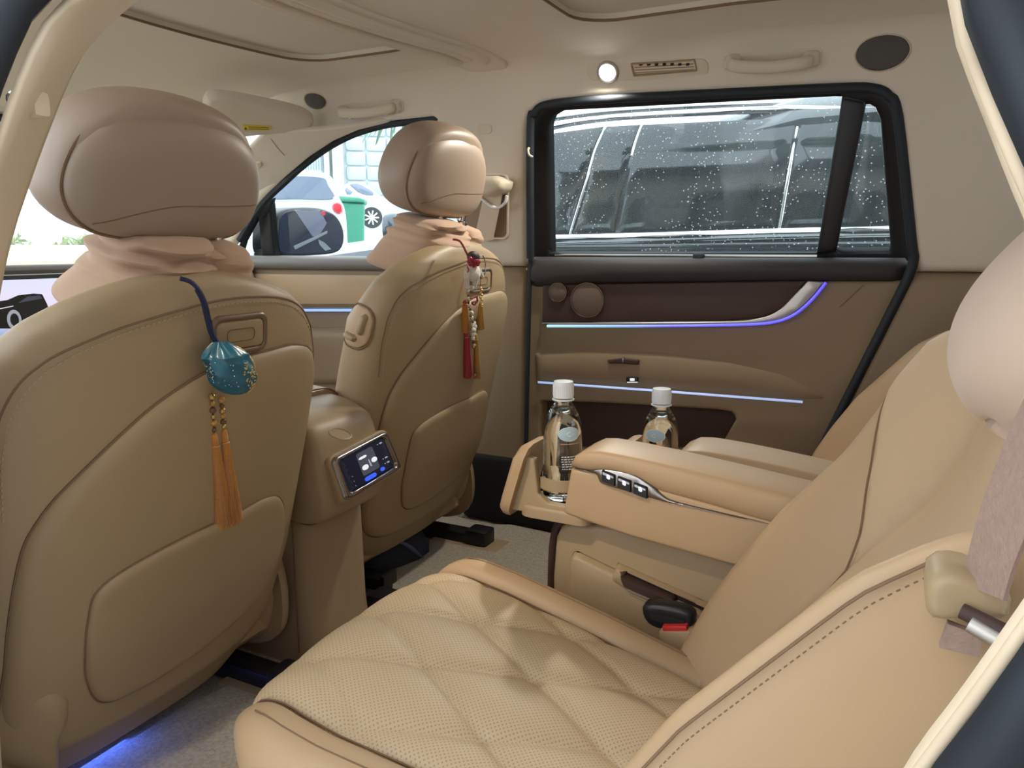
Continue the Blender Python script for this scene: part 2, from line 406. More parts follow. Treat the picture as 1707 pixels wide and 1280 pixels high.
# headliner in two halves, each with a roof-blind opening
hfr = rrect(-1.235, -.915, .63, 1.49, .07); hre = rrect(-.585, .62, .63, 1.49, .07)
def bow(a, b):                                      # the roof lines arch forward in the middle
    w_ = min(1, max(0, (-.55-a)/.30)); return a-.12*w_*max(0, 1-((b-YC)/.62)**2)
cfn = lambda a, b, h: np.array([bow(a, b), b, zc(bow(a, b), b)-h])
ceil_ = pad('ceiling', [(-1.735, .40), (1.25, .40), (1.25, 1.625), (-1.62, 1.625), (-1.735, 1.56)], cfn, 'headliner', h=0, r=.01, back=.02, step=.045, holes=[hfr, hre])
tag(ceil_, 'beige cloth headliner with two roof blind openings', kind='structure')
for k, hole in enumerate((hfr, hre)):
    pad('roof_blind', [(x*1.0, y) for x, y in resample(hole, .02)], lambda a, b, h: np.array([bow(a, b), b, zc(bow(a, b), b)+.012-h]), 'shade_cloth', ceil_, h=0, r=.01, back=.006, step=.06)
    tube('blind_edge', [cfn(x, y, .001) for x, y in resample(hole, .02)], .0028, 'seam', ceil_, n=6, closed=True)
# cross beam between the blinds: three stepped ribs
for x0, x1, hh in ((-.925, -.899, .018), (-.893, -.862, .010), (-.856, -.832, .017)):
    pad('beam_rib', rrect(x0, x1, .36, 1.62, .012), cfn, 'headliner', ceil_, h=hh, r=.010, back=.004, step=.05, bstep=.02)
pad('beam_cover', rrect(-.938, -.818, .36, 1.655, .03), cfn, 'headliner', ceil_, h=.006, r=.006, back=.004, step=.05, bstep=.02)
# outer roof skin keeps the daylight out
mesh('roof_skin', [(x, y, z+dz) for dz in (0, .02) for x, y, z in ((-1.75, .36, 1.27), (1.3, .36, 1.27), (1.3, 1.76, 1.27), (-1.75, 1.76, 1.27))], [(0, 1, 2, 3), (4, 5, 6, 7), (0, 1, 5, 4), (1, 2, 6, 5), (2, 3, 7, 6), (3, 0, 4, 7)], 'black_paint', ceil_, False)

# far side body: cream uppers, tan lowers
rear_open = pw([(884, 760), (885, 430), (885, 218), (892, 192), (912, 176), (1000, 167), (1200, 157), (1400, 148), (1455, 149), (1480, 161), (1496, 195), (1524, 432), (1512, 470), (1368, 755)])
fw = [(q[0], q[2]) for q in [onP(*p, W0, Wn) for p in [(404, 400), (440, 343), (480, 303), (520, 268), (560, 241), (600, 222), (650, 208), (700, 202), (735, 198)]]]
fw_s = [tuple(p) for p in catmull(fw, 5)]
front_open = [(-2.0, .04), (-2.0, .74)]+fw_s+[(-1.09, 1.09), (-1.06, 1.02), (-1.05, .80), (-1.05, .04)]
def clip(poly, z, above):
    out = []; n = len(poly)
    for i in range(n):
        a, b = poly[i], poly[(i+1) % n]; ia = (a[1] >= z) == above; ib = (b[1] >= z) == above
        if ia: out.append(a)
        if ia != ib: t = (z-a[1])/(b[1]-a[1]); out.append((a[0]+(b[0]-a[0])*t, z))
    return out
ZS = .748
rw = clip(rear_open, ZS, True)
r_sorted = sorted([p for p in rw if abs(p[1]-ZS) < 1e-6])
def path_up(poly, z):                                   # boundary of an opening above z, from its rear foot to its front foot
    P = clip(poly, z, True); feet = [i for i, p in enumerate(P) if abs(p[1]-z) < 1e-6]
    rear = max(feet, key=lambda i: P[i][0]); front = min(feet, key=lambda i: P[i][0]); n = len(P); out = [P[rear]]; i = rear
    step = 1 if abs(P[(rear+1) % n][1]-z) > 1e-6 else -1
    while i != front: i = (i+step) % n; out.append(P[i])
    return out
up_poly = [(-2.06, ZS), (-2.06, .86)]+pw([(372, 300), (394, 268), (406, 256), (440, 223)])+[(-1.60, 1.20), (-1.60, 1.277), (1.25, 1.277), (1.25, ZS)]+path_up(rear_open, ZS)+path_up(front_open, ZS)
wr = pad('wall_right', up_poly, wall_fn, 'headliner', h=.028, r=.016, back=.0, step=.03)
tag(wr, 'cream pillar and roof rail trim on the passenger side', kind='structure')
lowB = [(-1.05, .05), (-1.05, ZS), (r_sorted[0][0], ZS), (r_sorted[0][0]-.002, .05)]
pad('lower_pillar_trim', lowB, wall_fn, 'trim_tan', wr, h=.022, r=.02, back=.02, step=.05)
d1 = onY(1368, 755, 1.80)
lowC = [(r_sorted[-1][0], ZS), (1.25, ZS), (1.25, .05), (d1[0]-.14, .05), (d1[0], d1[2]), (r_sorted[-1][0]-.012, .71)]
pad('quarter_trim', lowC, wall_fn, 'trim_tan', wr, h=.03, r=.02, back=.02, step=.06)
# black sill below the rear door
sl = pad('trim_1', [(-1.06, .03), (-1.06, .235), (-.86, .235), (-.2, .20), (-.1, .03)], lambda a, b, h: np.array([a, 1.80-h, b]), 'black_soft', h=.03, r=.02, back=.03, step=.06)
tag(sl, 'black sill trim below the rear passenger door', kind='structure')
# rear wall and tailgate window so that the cabin is closed behind
rear_w = pad('wall_rear', [(.28, .03), (1.84, .03), (1.80, .75), (1.70, 1.2), (.42, 1.2), (.32, .75)], lambda a, b, h: np.array([1.22-h, a, b]), 'trim_tan', h=.01, r=.02, back=.02, step=.2, holes=[rrect(.52, 1.60, .80, 1.10, .06)])
tag(rear_w, 'tan tailgate trim closing the cabin', kind='structure')
g = pad('window_4', rrect(.52, 1.60, .80, 1.10, .06), lambda a, b, h: np.array([1.225-h, a, b]), 'window_glass', h=.003, r=.002, back=.003, step=.4)
tag(g, 'tailgate window glass', kind='structure')
# pillar details
def on_wall(p, h=.028):
    q = onP(*p, W0-Wn*h, Wn); return q
Wb = np.cross((1, 0, 0), Wn); Wb = Wb if Wb[2] > 0 else -Wb
def wpad(name, px, material, parent, h, r, back=.003, plane=(W0, Wn), off=.028, step=.02, smooth_n=0, holes=(), label=None, hf=None):
    """outline given in pixels, laid on a side plane"""
    P0 = plane[0]-plane[1]*off; n = plane[1]
    a_ = np.array((1.0, 0, 0))-n*n[0]; a_ /= np.linalg.norm(a_); b = np.cross(a_, n); b = b if b[2] > 0 else -b
    f = frame(P0, a_, b, -n)
    def cv(l):
        Q = [onP(*p, P0, n)-P0 for p in l]; Q = [(q@a_, q@b) for q in Q]
        return [tuple(x) for x in catmull(Q, smooth_n, True)] if smooth_n else Q
    return pad(name, cv(px), f, material, parent, h=h, r=r, back=back, step=step, holes=[cv(q) for q in holes], label=label, hf=hf)
wpad('pillar_badge', rrect(796, 820, 207, 223, 6), 'trim_cream', wr, .002, .0015)
wpad('belt_recess', rrect(764, 849, 289, 400, 10), 'headliner', wr, .004, .003, holes=[rrect(768, 845, 293, 396, 8)], step=.05)
wpad('belt_recess_back', rrect(769, 844, 294, 395, 8), 'trim_tan', wr, .0005, .001, step=.05)
# small cream hooks on the pillar
P = onP(884, 256, W0-Wn*.03, Wn); tube('coat_hook', [P+np.array((0, 0, .012)), P+np.array((0, -.012, .010)), P+np.array((.004, -.016, -.004)), P+np.array((.012, -.012, -.010))], .003, 'trim_cream', wr, n=6, sm=3)

# shoulder belt guide and webbing of the front passenger belt
fb = thing('front_seat_belt', 'cream front passenger seat belt hanging from the far pillar guide', 'seat belt', tuple(on_wall((815, 320))))
def wv(p, h): return onP(*p, W0-Wn*h, Wn)
rg = [wv(p, .065) for p in [(800, 294), (830, 293), (847, 302), (843, 318), (820, 328), (796, 326)]]
pad('guide_cover', [((q-rg[0])[0], (q-rg[0])[2]) for q in rg], lambda a, b, h: rg[0]+np.array((a, -h, b)), 'trim_cream', fb, h=.02, r=.015, back=.035, step=.01)
mesh('webbing', [wv(p, hh) for hh in (.055, .052) for p in [(806, 326), (838, 322), (822, 400), (806, 402), (790, 400)]], [(0, 1, 2, 3, 4), (9, 8, 7, 6, 5), (0, 5, 6, 1), (1, 6, 7, 2), (2, 7, 8, 3), (3, 8, 9, 4), (4, 9, 5, 0)], 'webbing_cream', fb, False)
tube('guide_loop', [wv(p, .062) for p in [(800, 328), (816, 342), (830, 346), (842, 338), (845, 326)]], .004, 'white_plastic', fb, n=8, sm=4)

# rear passenger door ------------------------------------------------------------------
GP0 = np.array([0, 1.86, .78]); Gn = np.array([0, .34, .085]); Gn = Gn/np.linalg.norm(Gn); GP = (GP0, Gn)
d1o = thing('door_1', None, None, (-.45, 1.86, .2), kind='structure'); d1o['label'] = 'tan leather rear passenger door with wide window'
main_g = [(922, 421), (918, 206), (923, 193), (938, 184), (1170, 172), (1404, 160), (1361, 424)]
quart_g = [(1394, 416), (1443, 170), (1459, 178), (1468, 198), (1485, 417)]
wf = wpad('window_frame', [(880, 436), (880, 216), (889, 188), (912, 173), (1000, 164), (1200, 154), (1400, 145), (1458, 146), (1484, 159), (1500, 195), (1527, 436)], 'black_soft', d1o, .016, .012, back=.02, plane=GP, off=.02, holes=[main_g, quart_g], step=.03)
wpad('divider_bar', [(1361, 424), (1404, 160), (1445, 168), (1394, 420)], 'black_plastic', wf, .006, .01, plane=GP, off=.038, step=.03)
for nm, gl in (('window_pane', main_g), ('quarter_pane', quart_g)):
    wpad(nm, gl, 'wet_glass', d1o, .002, .001, back=.002, plane=GP, off=-.005, step=.3)
DP = (np.array([0, 1.80, .5]), np.array([0, 1.0, 0]))
base_poly = [(882, 472), (1514, 466), (1500, 492), (1366, 762), (876, 770)]
pocket = [(905, 668), (1010, 671), (1195, 682), (1222, 686), (1228, 697), (1215, 720), (1198, 750), (905, 748)]
wpad('door_card', base_poly, 'trim_tan', d1o, .012, .01, back=.05, plane=DP, off=.0, step=.04, holes=[pocket])
wpad('map_pocket', [(898, 662), (1236, 680), (1206, 756), (898, 756)], 'dark_brown', d1o, .001, .002, back=.01, plane=DP, off=-.03, step=.05)
wpad('upper_band', [(884, 428), (1522, 430), (1506, 470), (1345, 469), (1000, 473), (884, 480)], 'band_dark', d1o, .03, .028, back=.06, plane=DP, off=.004, step=.03)
wpad('belt_seal', [(884, 421), (1524, 421), (1524, 430), (884, 430)], 'rubber', d1o, .004, .003, back=.01, plane=GP, off=.03, step=.05)
wpad('dark_insert', [(906, 474), (1346, 467), (1325, 494), (1300, 517), (1270, 529), (1200, 535), (905, 538)], 'dark_brown', d1o, .008, .004, plane=DP, off=.013, step=.03)
al = catmull([(905, 536), (1200, 534), (1268, 528), (1298, 516), (1322, 493), (1347, 466)], 5)
al2 = catmull([(1377, 468), (1352, 499), (1320, 525), (1282, 537), (1200, 540.5), (905, 541.5)], 5)
wpad('metal_trim', [tuple(p) for p in np.vstack([al, al2])], 'aluminium', d1o, .012, .004, plane=DP, off=.013, step=.02)
tube('light_strip', [onY(*p, 1.773) for p in catmull([(912, 543.5), (1060, 543.5), (1200, 542), (1280, 538.5), (1321, 526), (1352, 501), (1377, 471)], 8)], .0032, 'led_door', d1o, n=8)
# armrest roll of the door with its light line
wpad('door_armrest', [(890, 585), (980, 578), (1100, 584), (1220, 600), (1310, 622), (1380, 656), (1384, 668), (1336, 668), (1100, 651), (894, 637)], 'trim_tan', d1o, .018, .06, plane=DP, off=.006, step=.015)
tube('light_strip', [onY(*p, 1.776) for p in [(897, 637), (1100, 651.5), (1338, 670)]], .0028, 'led_low', d1o, n=8)
wpad('window_switch', rrect(1044, 1064, 628, 638, 2), 'black_plastic', d1o, .004, .002, plane=DP, off=.024, step=.02)
wpad('switch_icon', rrect(1050, 1058, 630.5, 635, 1), 'ui_white', d1o, .001, .0008, plane=DP, off=.028, step=.02)
wpad('switch_icon', rrect(1045, 1063, 636.5, 637.8, .5), 'ui_white', d1o, .001, .0005, plane=DP, off=.028, step=.02)
wpad('pull_handle', [(1012, 600), (1035, 597), (1066, 600), (1064, 608), (1036, 606), (1016, 606)], 'dark_brown', d1o, .004, .003, plane=DP, off=.025, step=.02)
box('lock_pin', onY(1039, 600, 1.772), (.005, .010, .014), 'dark_chrome', d1o, .002)
for cx, cy, rr in ((931, 487, 14.5), (980, 500, 27)):
    c = onY(cx, cy, 1.78); k = rr*np.linalg.norm(onY(cx+1, cy, 1.78)-onY(cx, cy, 1.78))
    s = lathe('speaker_grille', [(k*.98, -.004), (k*.98, .004), (k*.90, .0055), (0, .0065)], c, 'speaker_brown', d1o, 32, (0, -1, 0))
    tube('grille_ring', [c+np.array((k*math.cos(t), -.005, k*math.sin(t))) for t in np.linspace(0, 2*math.pi, 32, endpoint=False)], .0015, 'dark_chrome', s, n=6, closed=True)
P = onP(1165, 427, GP0-Gn*.06, Gn); box('blind_clip', P, (.026, .02, .012), 'black_plastic', d1o, .003); box('blind_clip', P+np.array((0, -.002, -.008)), (.014, .02, .012), 'black_plastic', d1o, .003)
tube('blind_rail', [onP(*p, GP0-Gn*.055, Gn) for p in ((925, 425), (1362, 427))], .003, 'dark_chrome', d1o, n=6)
seal = [wv(p, .025) for p in [(884, 430), (884, 216), (891, 190), (912, 175), (1000, 166), (1200, 156), (1400, 147), (1456, 148), (1481, 160), (1497, 195), (1519, 400), (1523, 432)]]+[onY(*p, 1.775) for p in [(1511, 468), (1490, 510), (1368, 752), (1330, 830)]]
tube('door_seal', seal, .010, 'rubber', d1o, n=10, sm=4)
tube('door_seal', [onY(*p, 1.775) for p in ((884, 430), (880, 600), (876, 770))], .006, 'rubber', d1o, n=8)
tube('panel_seam', [onY(*p, 1.786) for p in ((1440, 474), (1400, 512))], .0007, 'seam', d1o, n=5)

# front passenger door -----------------------------------------------------------------
d2o = thing('door_2', None, None, (-1.5, 1.84, .2), kind='structure'); d2o['label'] = 'front passenger door with curved window and side mirror view'
tube('window_frame', [np.array([x, yw(z)-.012, z]) for x, z in fw_s], .011, 'rubber', d2o, n=8)
wpad('window_pane', [(396, 432), (396, 405), (440, 340), (520, 264), (600, 218), (700, 197), (790, 190), (800, 440)], 'window_glass', d2o, .002, .001, back=.002, plane=GP, off=-.005, step=.5)
wpad('window_divider', [(433, 346), (455, 338), (463, 428), (441, 428)], 'black_plastic', d2o, .014, .006, back=.01, plane=GP, off=.02)
wpad('corner_trim', [(394, 425), (404, 398), (440, 341), (456, 330), (452, 352), (437, 368), (437, 352), (410, 402), (402, 430)], 'rubber', d2o, .006, .003, back=.01, plane=GP, off=.03)
wpad('sill_strip', [(380, 426), (690, 428), (690, 452), (380, 448)], 'grey_trim', d2o, .03, .02, back=.08, plane=DP, off=.005, step=.04)
wpad('door_card', [(370, 446), (700, 450), (700, 900), (370, 900)], 'trim_tan', d2o, .01, .01, back=.02, plane=DP, off=.0, step=.1)
wpad('upper_insert', [(380, 455), (700, 457), (700, 508), (380, 508)], 'leather', d2o, .012, .006, plane=DP, off=.008, step=.05)
tube('light_strip', [onY(*p, 1.775) for p in ((480, 517), (640, 517))], .004, 'glow_line', d2o, n=8)
wpad('metal_trim', [(470, 511), (660, 511), (660, 515), (470, 515)], 'aluminium', d2o, .012, .004, plane=DP, off=.008, step=.05)
wpad('door_armrest', [(500, 545), (700, 545), (700, 640), (500, 640)], 'trim_tan', d2o, .05, .03, plane=DP, off=.0, step=.05)

# A-pillar inner trim: from the windscreen edge to the door window
A1 = onY(440, 343, 1.785); A2 = onY(650, 206, 1.715); A3 = onY(396, 262, 1.62)
An = np.cross(A2-A1, A3-A1); An /= np.linalg.norm(An); An = An if An@(A1-EYE) > 0 else -An
wpad('trim_2', [(372, 440), (396, 396), (433, 336), (474, 296), (515, 261), (556, 234), (597, 216), (650, 203), (655, 196), (600, 206), (540, 214), (480, 217), (440, 223), (404, 257), (360, 300), (330, 440)], 'headliner', None, .004, .006, back=.008, plane=(A1, An), off=0, step=.03)
a_tr = bpy.data.objects['trim_2']; tag(a_tr, 'cream windscreen pillar trim on the passenger side', kind='structure')
wpad('pillar_badge', [(424, 271), (435, 268), (438, 273), (433, 280), (425, 283), (421, 277)], 'trim_cream', a_tr, .003, .002, plane=(A1, An), off=.004)
tube('panel_seam', [onP(*p, A1-An*.005, An) for p in ((452, 232), (462, 246), (474, 259))], .0007, 'seam', a_tr, n=5)

# windscreen and dashboard -----------------------------------------------------------------
ws = mesh('window_3', [(-2.42, .34, .76), (-2.42, 1.80, .76), (-1.69, 1.70, 1.19), (-1.69, .42, 1.19), (-2.424, .34, .765), (-2.424, 1.80, .765), (-1.694, 1.70, 1.195), (-1.694, .42, 1.195)], [(0, 1, 2, 3), (7, 6, 5, 4), (0, 4, 5, 1), (1, 5, 6, 2), (2, 6, 7, 3), (3, 7, 4, 0)], 'window_glass', None, False)
tag(ws, 'front windscreen glass', kind='structure')
tube('trim_3', [cfn(-1.737, y, .004) for y in np.linspace(.42, 1.56, 12)], .010, 'rubber'); tag(bpy.data.objects['trim_3'], 'black header edge above the windscreen', kind='structure')
dash = thing('dashboard', 'beige dashboard below the windscreen with wide display', 'dashboard', (-2.0, 1.06, .3))
sec = [(-2.44, .30), (-2.44, .765), (-2.25, .785), (-2.0, .775), (-1.86, .755), (-1.80, .70), (-1.80, .50), (-1.86, .30)]
ss = resample(catmull(sec, 4, True), .03)
loft('body', [[(x, y, z) for x, z in ss] for y in np.linspace(.36, 1.77, 6)], 'trim_cream', dash)
tube('front_edge', [(-1.83, .36, .745), (-1.83, 1.77, .745)], .012, 'grey_trim', dash)
# central display with a picture of a dark off-road car at dusk
SX = -1.76
def sp(x, y): q = onX(x, y, SX); return (q[1], q[2])
sfn = lambda a, b, h: np.array([SX-.01+h, a, b])
tl = sp(0, 464); tr_ = sp(124, 447)
ztop = tr_[1]-.012; ybr = tr_[0]
scr = pad('display', rrect(ybr-.44, ybr, ztop-.27, ztop, .012), sfn, 'black_plastic', dash, h=.004, r=.003, back=.02, step=.1, label='bright display showing a black off-road car')
def led2(name, z0, z1, stops, st):
    m, nt, b = nodes(name); N = nt.nodes; L = nt.links
    tc = N.new('ShaderNodeTexCoord'); sx = N.new('ShaderNodeSeparateXYZ'); mr = N.new('ShaderNodeMapRange'); cr = N.new('ShaderNodeValToRGB')
    L.new(tc.outputs['Object'], sx.inputs[0]); L.new(sx.outputs['Z'], mr.inputs['Value'])
    mr.inputs['From Min'].default_value = z0; mr.inputs['From Max'].default_value = z1; L.new(mr.outputs['Result'], cr.inputs['Fac'])
    e = cr.color_ramp.elements; e[0].position = stops[0][0]; e[0].color = (*stops[0][1], 1); e[1].position = stops[-1][0]; e[1].color = (*stops[-1][1], 1)
    for s in stops[1:-1]: q = e.new(s[0]); q.color = (*s[1], 1)
    L.new(cr.outputs['Color'], b.inputs['Emission Color']); b.inputs['Emission Strength'].default_value = st; b.inputs['Base Color'].default_value = (.02, .02, .03, 1)
led2('display_picture', ztop-.25, ztop, [(0, (.008, .008, .014)), (.34, (.02, .02, .04)), (.42, (.25, .30, .55)), (.60, (.62, .70, .95)), (.70, (.80, .72, .88)), (1, (.72, .76, .98))], .55)
pad('picture', rrect(ybr-.43, ybr-.008, ztop-.255, ztop-.01, .006), sfn, 'display_picture', scr, h=.0055, r=.001, back=.002, step=.1)
def dpic(nm, pts, m, hh):
    pad(nm, [sp(*p) for p in pts], sfn, m, scr, h=hh, r=.0008, back=.002, step=.05)
dpic('pictured_car', [(-30, 560), (-30, 512), (0, 502), (14, 500), (32, 492), (58, 489), (72, 490), (80, 506), (85, 520), (78, 530), (48, 534), (40, 545), (20, 548), (0, 548)], 'ink', .0072)
dpic('pictured_window', [(30, 506), (46, 494), (68, 492), (72, 498), (40, 504)], 'ui_panel', .0082)
c0 = sp(25, 533); 
pad('pictured_wheel', circle(c0[0], c0[1], .016, .023, 20), sfn, 'ui_grey', scr, h=.0085, r=.0008, back=.002, step=.05)
pad('pictured_hub', circle(c0[0], c0[1], .010, .015, 20), sfn, 'ink', scr, h=.0092, r=.0008, back=.002, step=.05)
dpic('pictured_line', [(0, 514), (24, 509), (24, 511), (0, 516)], 'ui_white', .0085)
# inner mirror
im = thing('inner_mirror', 'dark interior rear view mirror at the windscreen', 'mirror', (-1.66, 1.06, 1.1))
P = onX(64, 274, -1.62); pad('housing', rrect(-.12, .125, -.035, .035, .03), lambda a, b, h: np.array([P[0]+h, P[1]+a-.09, P[2]+b+.03]), 'black_plastic', im, h=.01, r=.01, back=.02, step=.04)
pad('mirror_glass', rrect(-.112, .117, -.028, .028, .025), lambda a, b, h: np.array([P[0]+.0105+h, P[1]+a-.09, P[2]+b+.03]), 'chrome', im, h=.001, r=.001, back=.001, step=.05)
tube('stalk', [P+np.array((-.01, -.09, .05)), P+np.array((-.04, -.09, .12))], .012, 'black_plastic', im)
# sun visor with its yellow notice
V0 = onX(345, 158, -1.50); V1 = onX(528, 190, -1.40); V2 = onX(516, 213, -1.46); V3 = onX(360, 220, -1.62)
def vis(a, b, h):
    p = (V0*(1-a)+V1*a)*(1-b)+(V3*(1-a)+V2*a)*b
    n = np.cross(V1-V0, V3-V0); n /= np.linalg.norm(n); n = n if n[2] < 0 else -n
    return p+n*h
sv = thing('sun_visor', 'beige sun visor folded up with a yellow notice label', 'sun visor', tuple(V0))
vp = [(0.0, .02), (.5, -.12), (.82, -.06), (.97, .25), (1.0, .6), (.93, .95), (.6, 1.02), (0, 1.0)]
pad('panel', [tuple(p) for p in catmull(vp, 5, True)], vis, 'headliner', sv, h=.014, r=.05, back=.012, step=.08, bstep=.03)
pad('notice_label', [(.28, .60), (.56, .62), (.56, .80), (.28, .80)], vis, 'yellow_label', sv, h=.0155, r=.003, back=-.012, step=.2)
pad('white_notice', [(.26, .84), (.46, .84), (.46, .97), (.26, .97)], vis, 'white_label', sv, h=.0155, r=.003, back=-.012, step=.2)
for k in range(2): pad('print_line', [(.33, .65+.07*k), (.54, .66+.07*k), (.54, .68+.07*k), (.33, .67+.07*k)], vis, 'ink', sv, h=.0162, r=.003, back=-.013, step=.2)
pad('warning_mark', [(.29, .76), (.32, .76), (.305, .64)], vis, 'ink', sv, h=.0162, r=.003, back=-.013, step=.2)

# roof rail fittings on the far side
AC = np.array((1.603, 1.13))
def arcplane(p):                                   # tangent plane of the curved roof rail where a pixel's ray meets it
    d = ray(*p); o = EYE[1:]-AC; dd = d[1:]; A = dd@dd; B = 2*o@dd; Cc = o@o-(ARCR+.0)**2; D_ = B*B-4*A*Cc
    if D_ < 0: q_ = onP(*p, np.array((0, AC[0], AC[1]+ARCR)), np.array((0, 0, 1.0))); return q_, np.array((0, .2, .98))
    t = (-B+math.sqrt(D_))/(2*A); q_ = EYE+d*t; n = np.array((0, q_[1]-AC[0], q_[2]-AC[1])); return q_, n/np.linalg.norm(n)
RP = arcplane((1090, 112)); RN = RP[1]
rl = thing('reading_lamp', 'round lit reading lamp in the roof rail beside the air vent', 'lamp', tuple(RP[0]))
wpad('surround', rrect(978, 1182, 97, 134, 14), 'trim_cream', wr, .004, .004, plane=RP, off=.0, step=.04)
c = onP(1013, 120, RP[0]-RN*.004, RN)
lathe('bezel', [(.0255, -.004), (.0255, .003), (.023, .005), (.019, .004), (.019, -.002)], c, 'aluminium', rl, 28, -RN)
lathe('lens', [(.0185, -.004), (.0185, .002), (.012, .0035), (0, .004)], c, 'glow_white', rl, 24, -RN)
bl = lamp('reading_light', 'SPOT', tuple(c-RN*.012), 8.0, (1, .93, .80), .018, tuple(c-RN*.012+np.array((-.10, -.30, -.65))), math.radians(150), .9)
# unseen twin assumed in the near roof rail, added to light the cushion
rl2 = thing('reading_lamp', 'unseen reading lamp added in the near roof rail to light the quilted seat', 'lamp', (-.62, .46, 1.19))
c2 = np.array((-.62, .455, 1.195)); RN2 = np.array((0, -RN[1], RN[2]))
lathe('bezel', [(.0255, -.004), (.0255, .003), (.023, .005), (.019, .004), (.019, -.002)], c2, 'aluminium', rl2, 28, -RN2)
lathe('lens', [(.0185, -.004), (.0185, .002), (.012, .0035), (0, .004)], c2, 'glow_white', rl2, 24, -RN2)
lamp('reading_light', 'SPOT', tuple(c2-RN2*.012), 10.0, (1, .88, .68), .018, (-.38, .66, .30), math.radians(66), .7)
av = thing('air_vent', 'slatted roof air vent between reading lamp and grab handle', 'air vent', tuple(onP(1108, 112, *RP)))
wpad('frame', [(1051, 103), (1160, 97), (1164, 118), (1056, 127)], 'tan_plastic', av, .009, .004, plane=RP, off=.0, holes=[[(1056, 107), (1157, 101), (1160, 115), (1060, 122)]], step=.02)
wpad('duct', [(1055, 106), (1158, 100), (1161, 116), (1059, 123)], 'black_soft', av, .001, .001, plane=RP, off=.0, step=.03)
for k in range(3):
    y0 = 110.5+k*4.6; wpad('slat', [(1058, y0), (1158, y0-6), (1158, y0-4), (1058, y0+2)], 'tan_plastic', av, .006, .002, plane=RP, off=.001, step=.03)
for k in range(7):
    x0 = 1066+k*13; wpad('fin', [(x0, 104), (x0+6, 103.6), (x0+6, 108), (x0, 108.5)], 'black_plastic', av, .0065, .001, plane=RP, off=.001, step=.03)
def grab(label, a, b, off_plane, feet=.012, bow=.03):
    gh = thing('grab_handle', label, 'grab handle', tuple(onP(*a, *off_plane))); n = off_plane[1]
    A = onP(*a, *off_plane); B = onP(*b, *off_plane); L = B-A
    d = L/np.linalg.norm(L); dn = np.cross(d, n); dn = dn if dn[2] < 0 else -dn; ln = np.linalg.norm(L)
    f = frame(A, d, dn, -n)
    pad('backing', rrect(-.022, ln+.022, -.020, .020, .012), f, 'trim_cream', gh, h=.003, r=.003, back=.004, step=.05)
    pts = [A-n*.006, A-n*.02, A+L*.12-n*bow+dn*.002, A+L*.5-n*(bow+.004)+dn*.005, A+L*.88-n*bow+dn*.002, B-n*.02, B-n*.006]
    tube('grip', pts, [.011, .012, .013, .012, .013, .012, .011], 'trim_cream', gh, n=12, sm=5, flat=.55, upv=-n)
    for q, s in ((A, 1), (B, -1)):
        pad('foot_cap', rrect(-.018, .018, -.017, .017, .008), frame(q, d, dn, -n), 'trim_cream', gh, h=.016, r=.008, back=.004, step=.02)
        box('pivot_pin', tuple(q+d*s*.026-n*.014+dn*.012), (.005, .008, .014), 'chrome', gh, .001)
grab('beige roof grab handle beside the air vent', (1222, 103), (1352, 97), arcplane((1287, 100)))
RP2 = arcplane((618, 181))
grab('beige roof grab handle above the front passenger window', (575, 186), (662, 177), RP2, bow=.026)
for p, k, lab in (((1471, 87), .049, 'large round roof speaker beyond the grab handle'), ((526, 167), .036, 'small round roof speaker beside the sun visor')):
    pl = arcplane(p)
    c = pl[0]; t = thing('roof_speaker', lab, 'speaker', tuple(c)); zp = ARC0+ARCR*math.atan2(c[2]-AC[1], c[1]-AC[0])
    wf2 = lambda a, b, h: wall_fn(a, b, .028+h)
    pad('grille', circle(c[0], zp, k*.95, k*.66, n=40), wf2, 'speaker_mesh', t, h=.003, r=.004, back=.002, step=.01)
    pad('rim', circle(c[0], zp, k*1.03, k*.73, n=40), wf2, 'trim_cream', t, h=.0035, r=.002, back=.002, step=.01, bstep=.005, holes=[circle(c[0], zp, k*.95, k*.66, n=40)])

# near side: B-pillar band, opening lip and weatherstrip
def ypil(z): return .40+.40*max(0, z-.79)
inn = [onY(*p, Y) for p, Y in (((0, 429), .405), ((49, 274), .425), ((74, 207), .435), ((116, 105), .455), ((172, 33), .48), ((211, 0), .50))]
out_ = [onY(*p, Y) for p, Y in (((0, 207), .335), ((32, 116), .345), ((63, 46), .36), ((105, 0), .375))]
def ext(a, b, t): return b+(b-a)*t
ins = [np.array((-.80, .37, .05)), np.array((-.78, .385, .45)), np.array((-.75, .395, .68))]+inn+[inn[-1]+np.array((.10, .035, .05)), inn[-1]+np.array((.25, .055, .072)), np.array((-.10, .50, 1.10)), np.array((.03, .48, 1.06)), np.array((.10, .42, .90)), np.array((.115, .39, .72)), np.array((.075, .37, .57)), np.array((-.02, .36, .30)), np.array((-.1, .36, .05))]
outs = [np.array((-.72, .31, .05)), np.array((-.70, .32, .45)), np.array((-.655, .325, .75))]+out_+[out_[-1]+np.array((.09, .02, .03)), out_[-1]+np.array((.22, .03, .045))]
rearlip = [onY(*p, .36) for p in ((1598, -30), (1612, 60), (1648, 160))]+[onY(*p, .34) for p in ((1700, 282), (1775, 460), (1815, 640), (1815, 800), (1765, 960))]+[onY(*p, .33) for p in ((1690, 1075), (1610, 1185), (1530, 1290))]
low = [rearlip[-1]+np.array((-.06, 0, -.18)), rearlip[-1]+np.array((-.14, -.01, -.40)), rearlip[-1]+np.array((-.20, -.015, -.52))]
outs_full = outs+[np.array((-.10, .41, 1.03)), np.array((-.01, .385, .985))]+rearlip+low
N = 90
Oa = resample(catmull(outs_full, 6), .02, False, N); Ia = resample(catmull(ins, 6), .02, False, N)
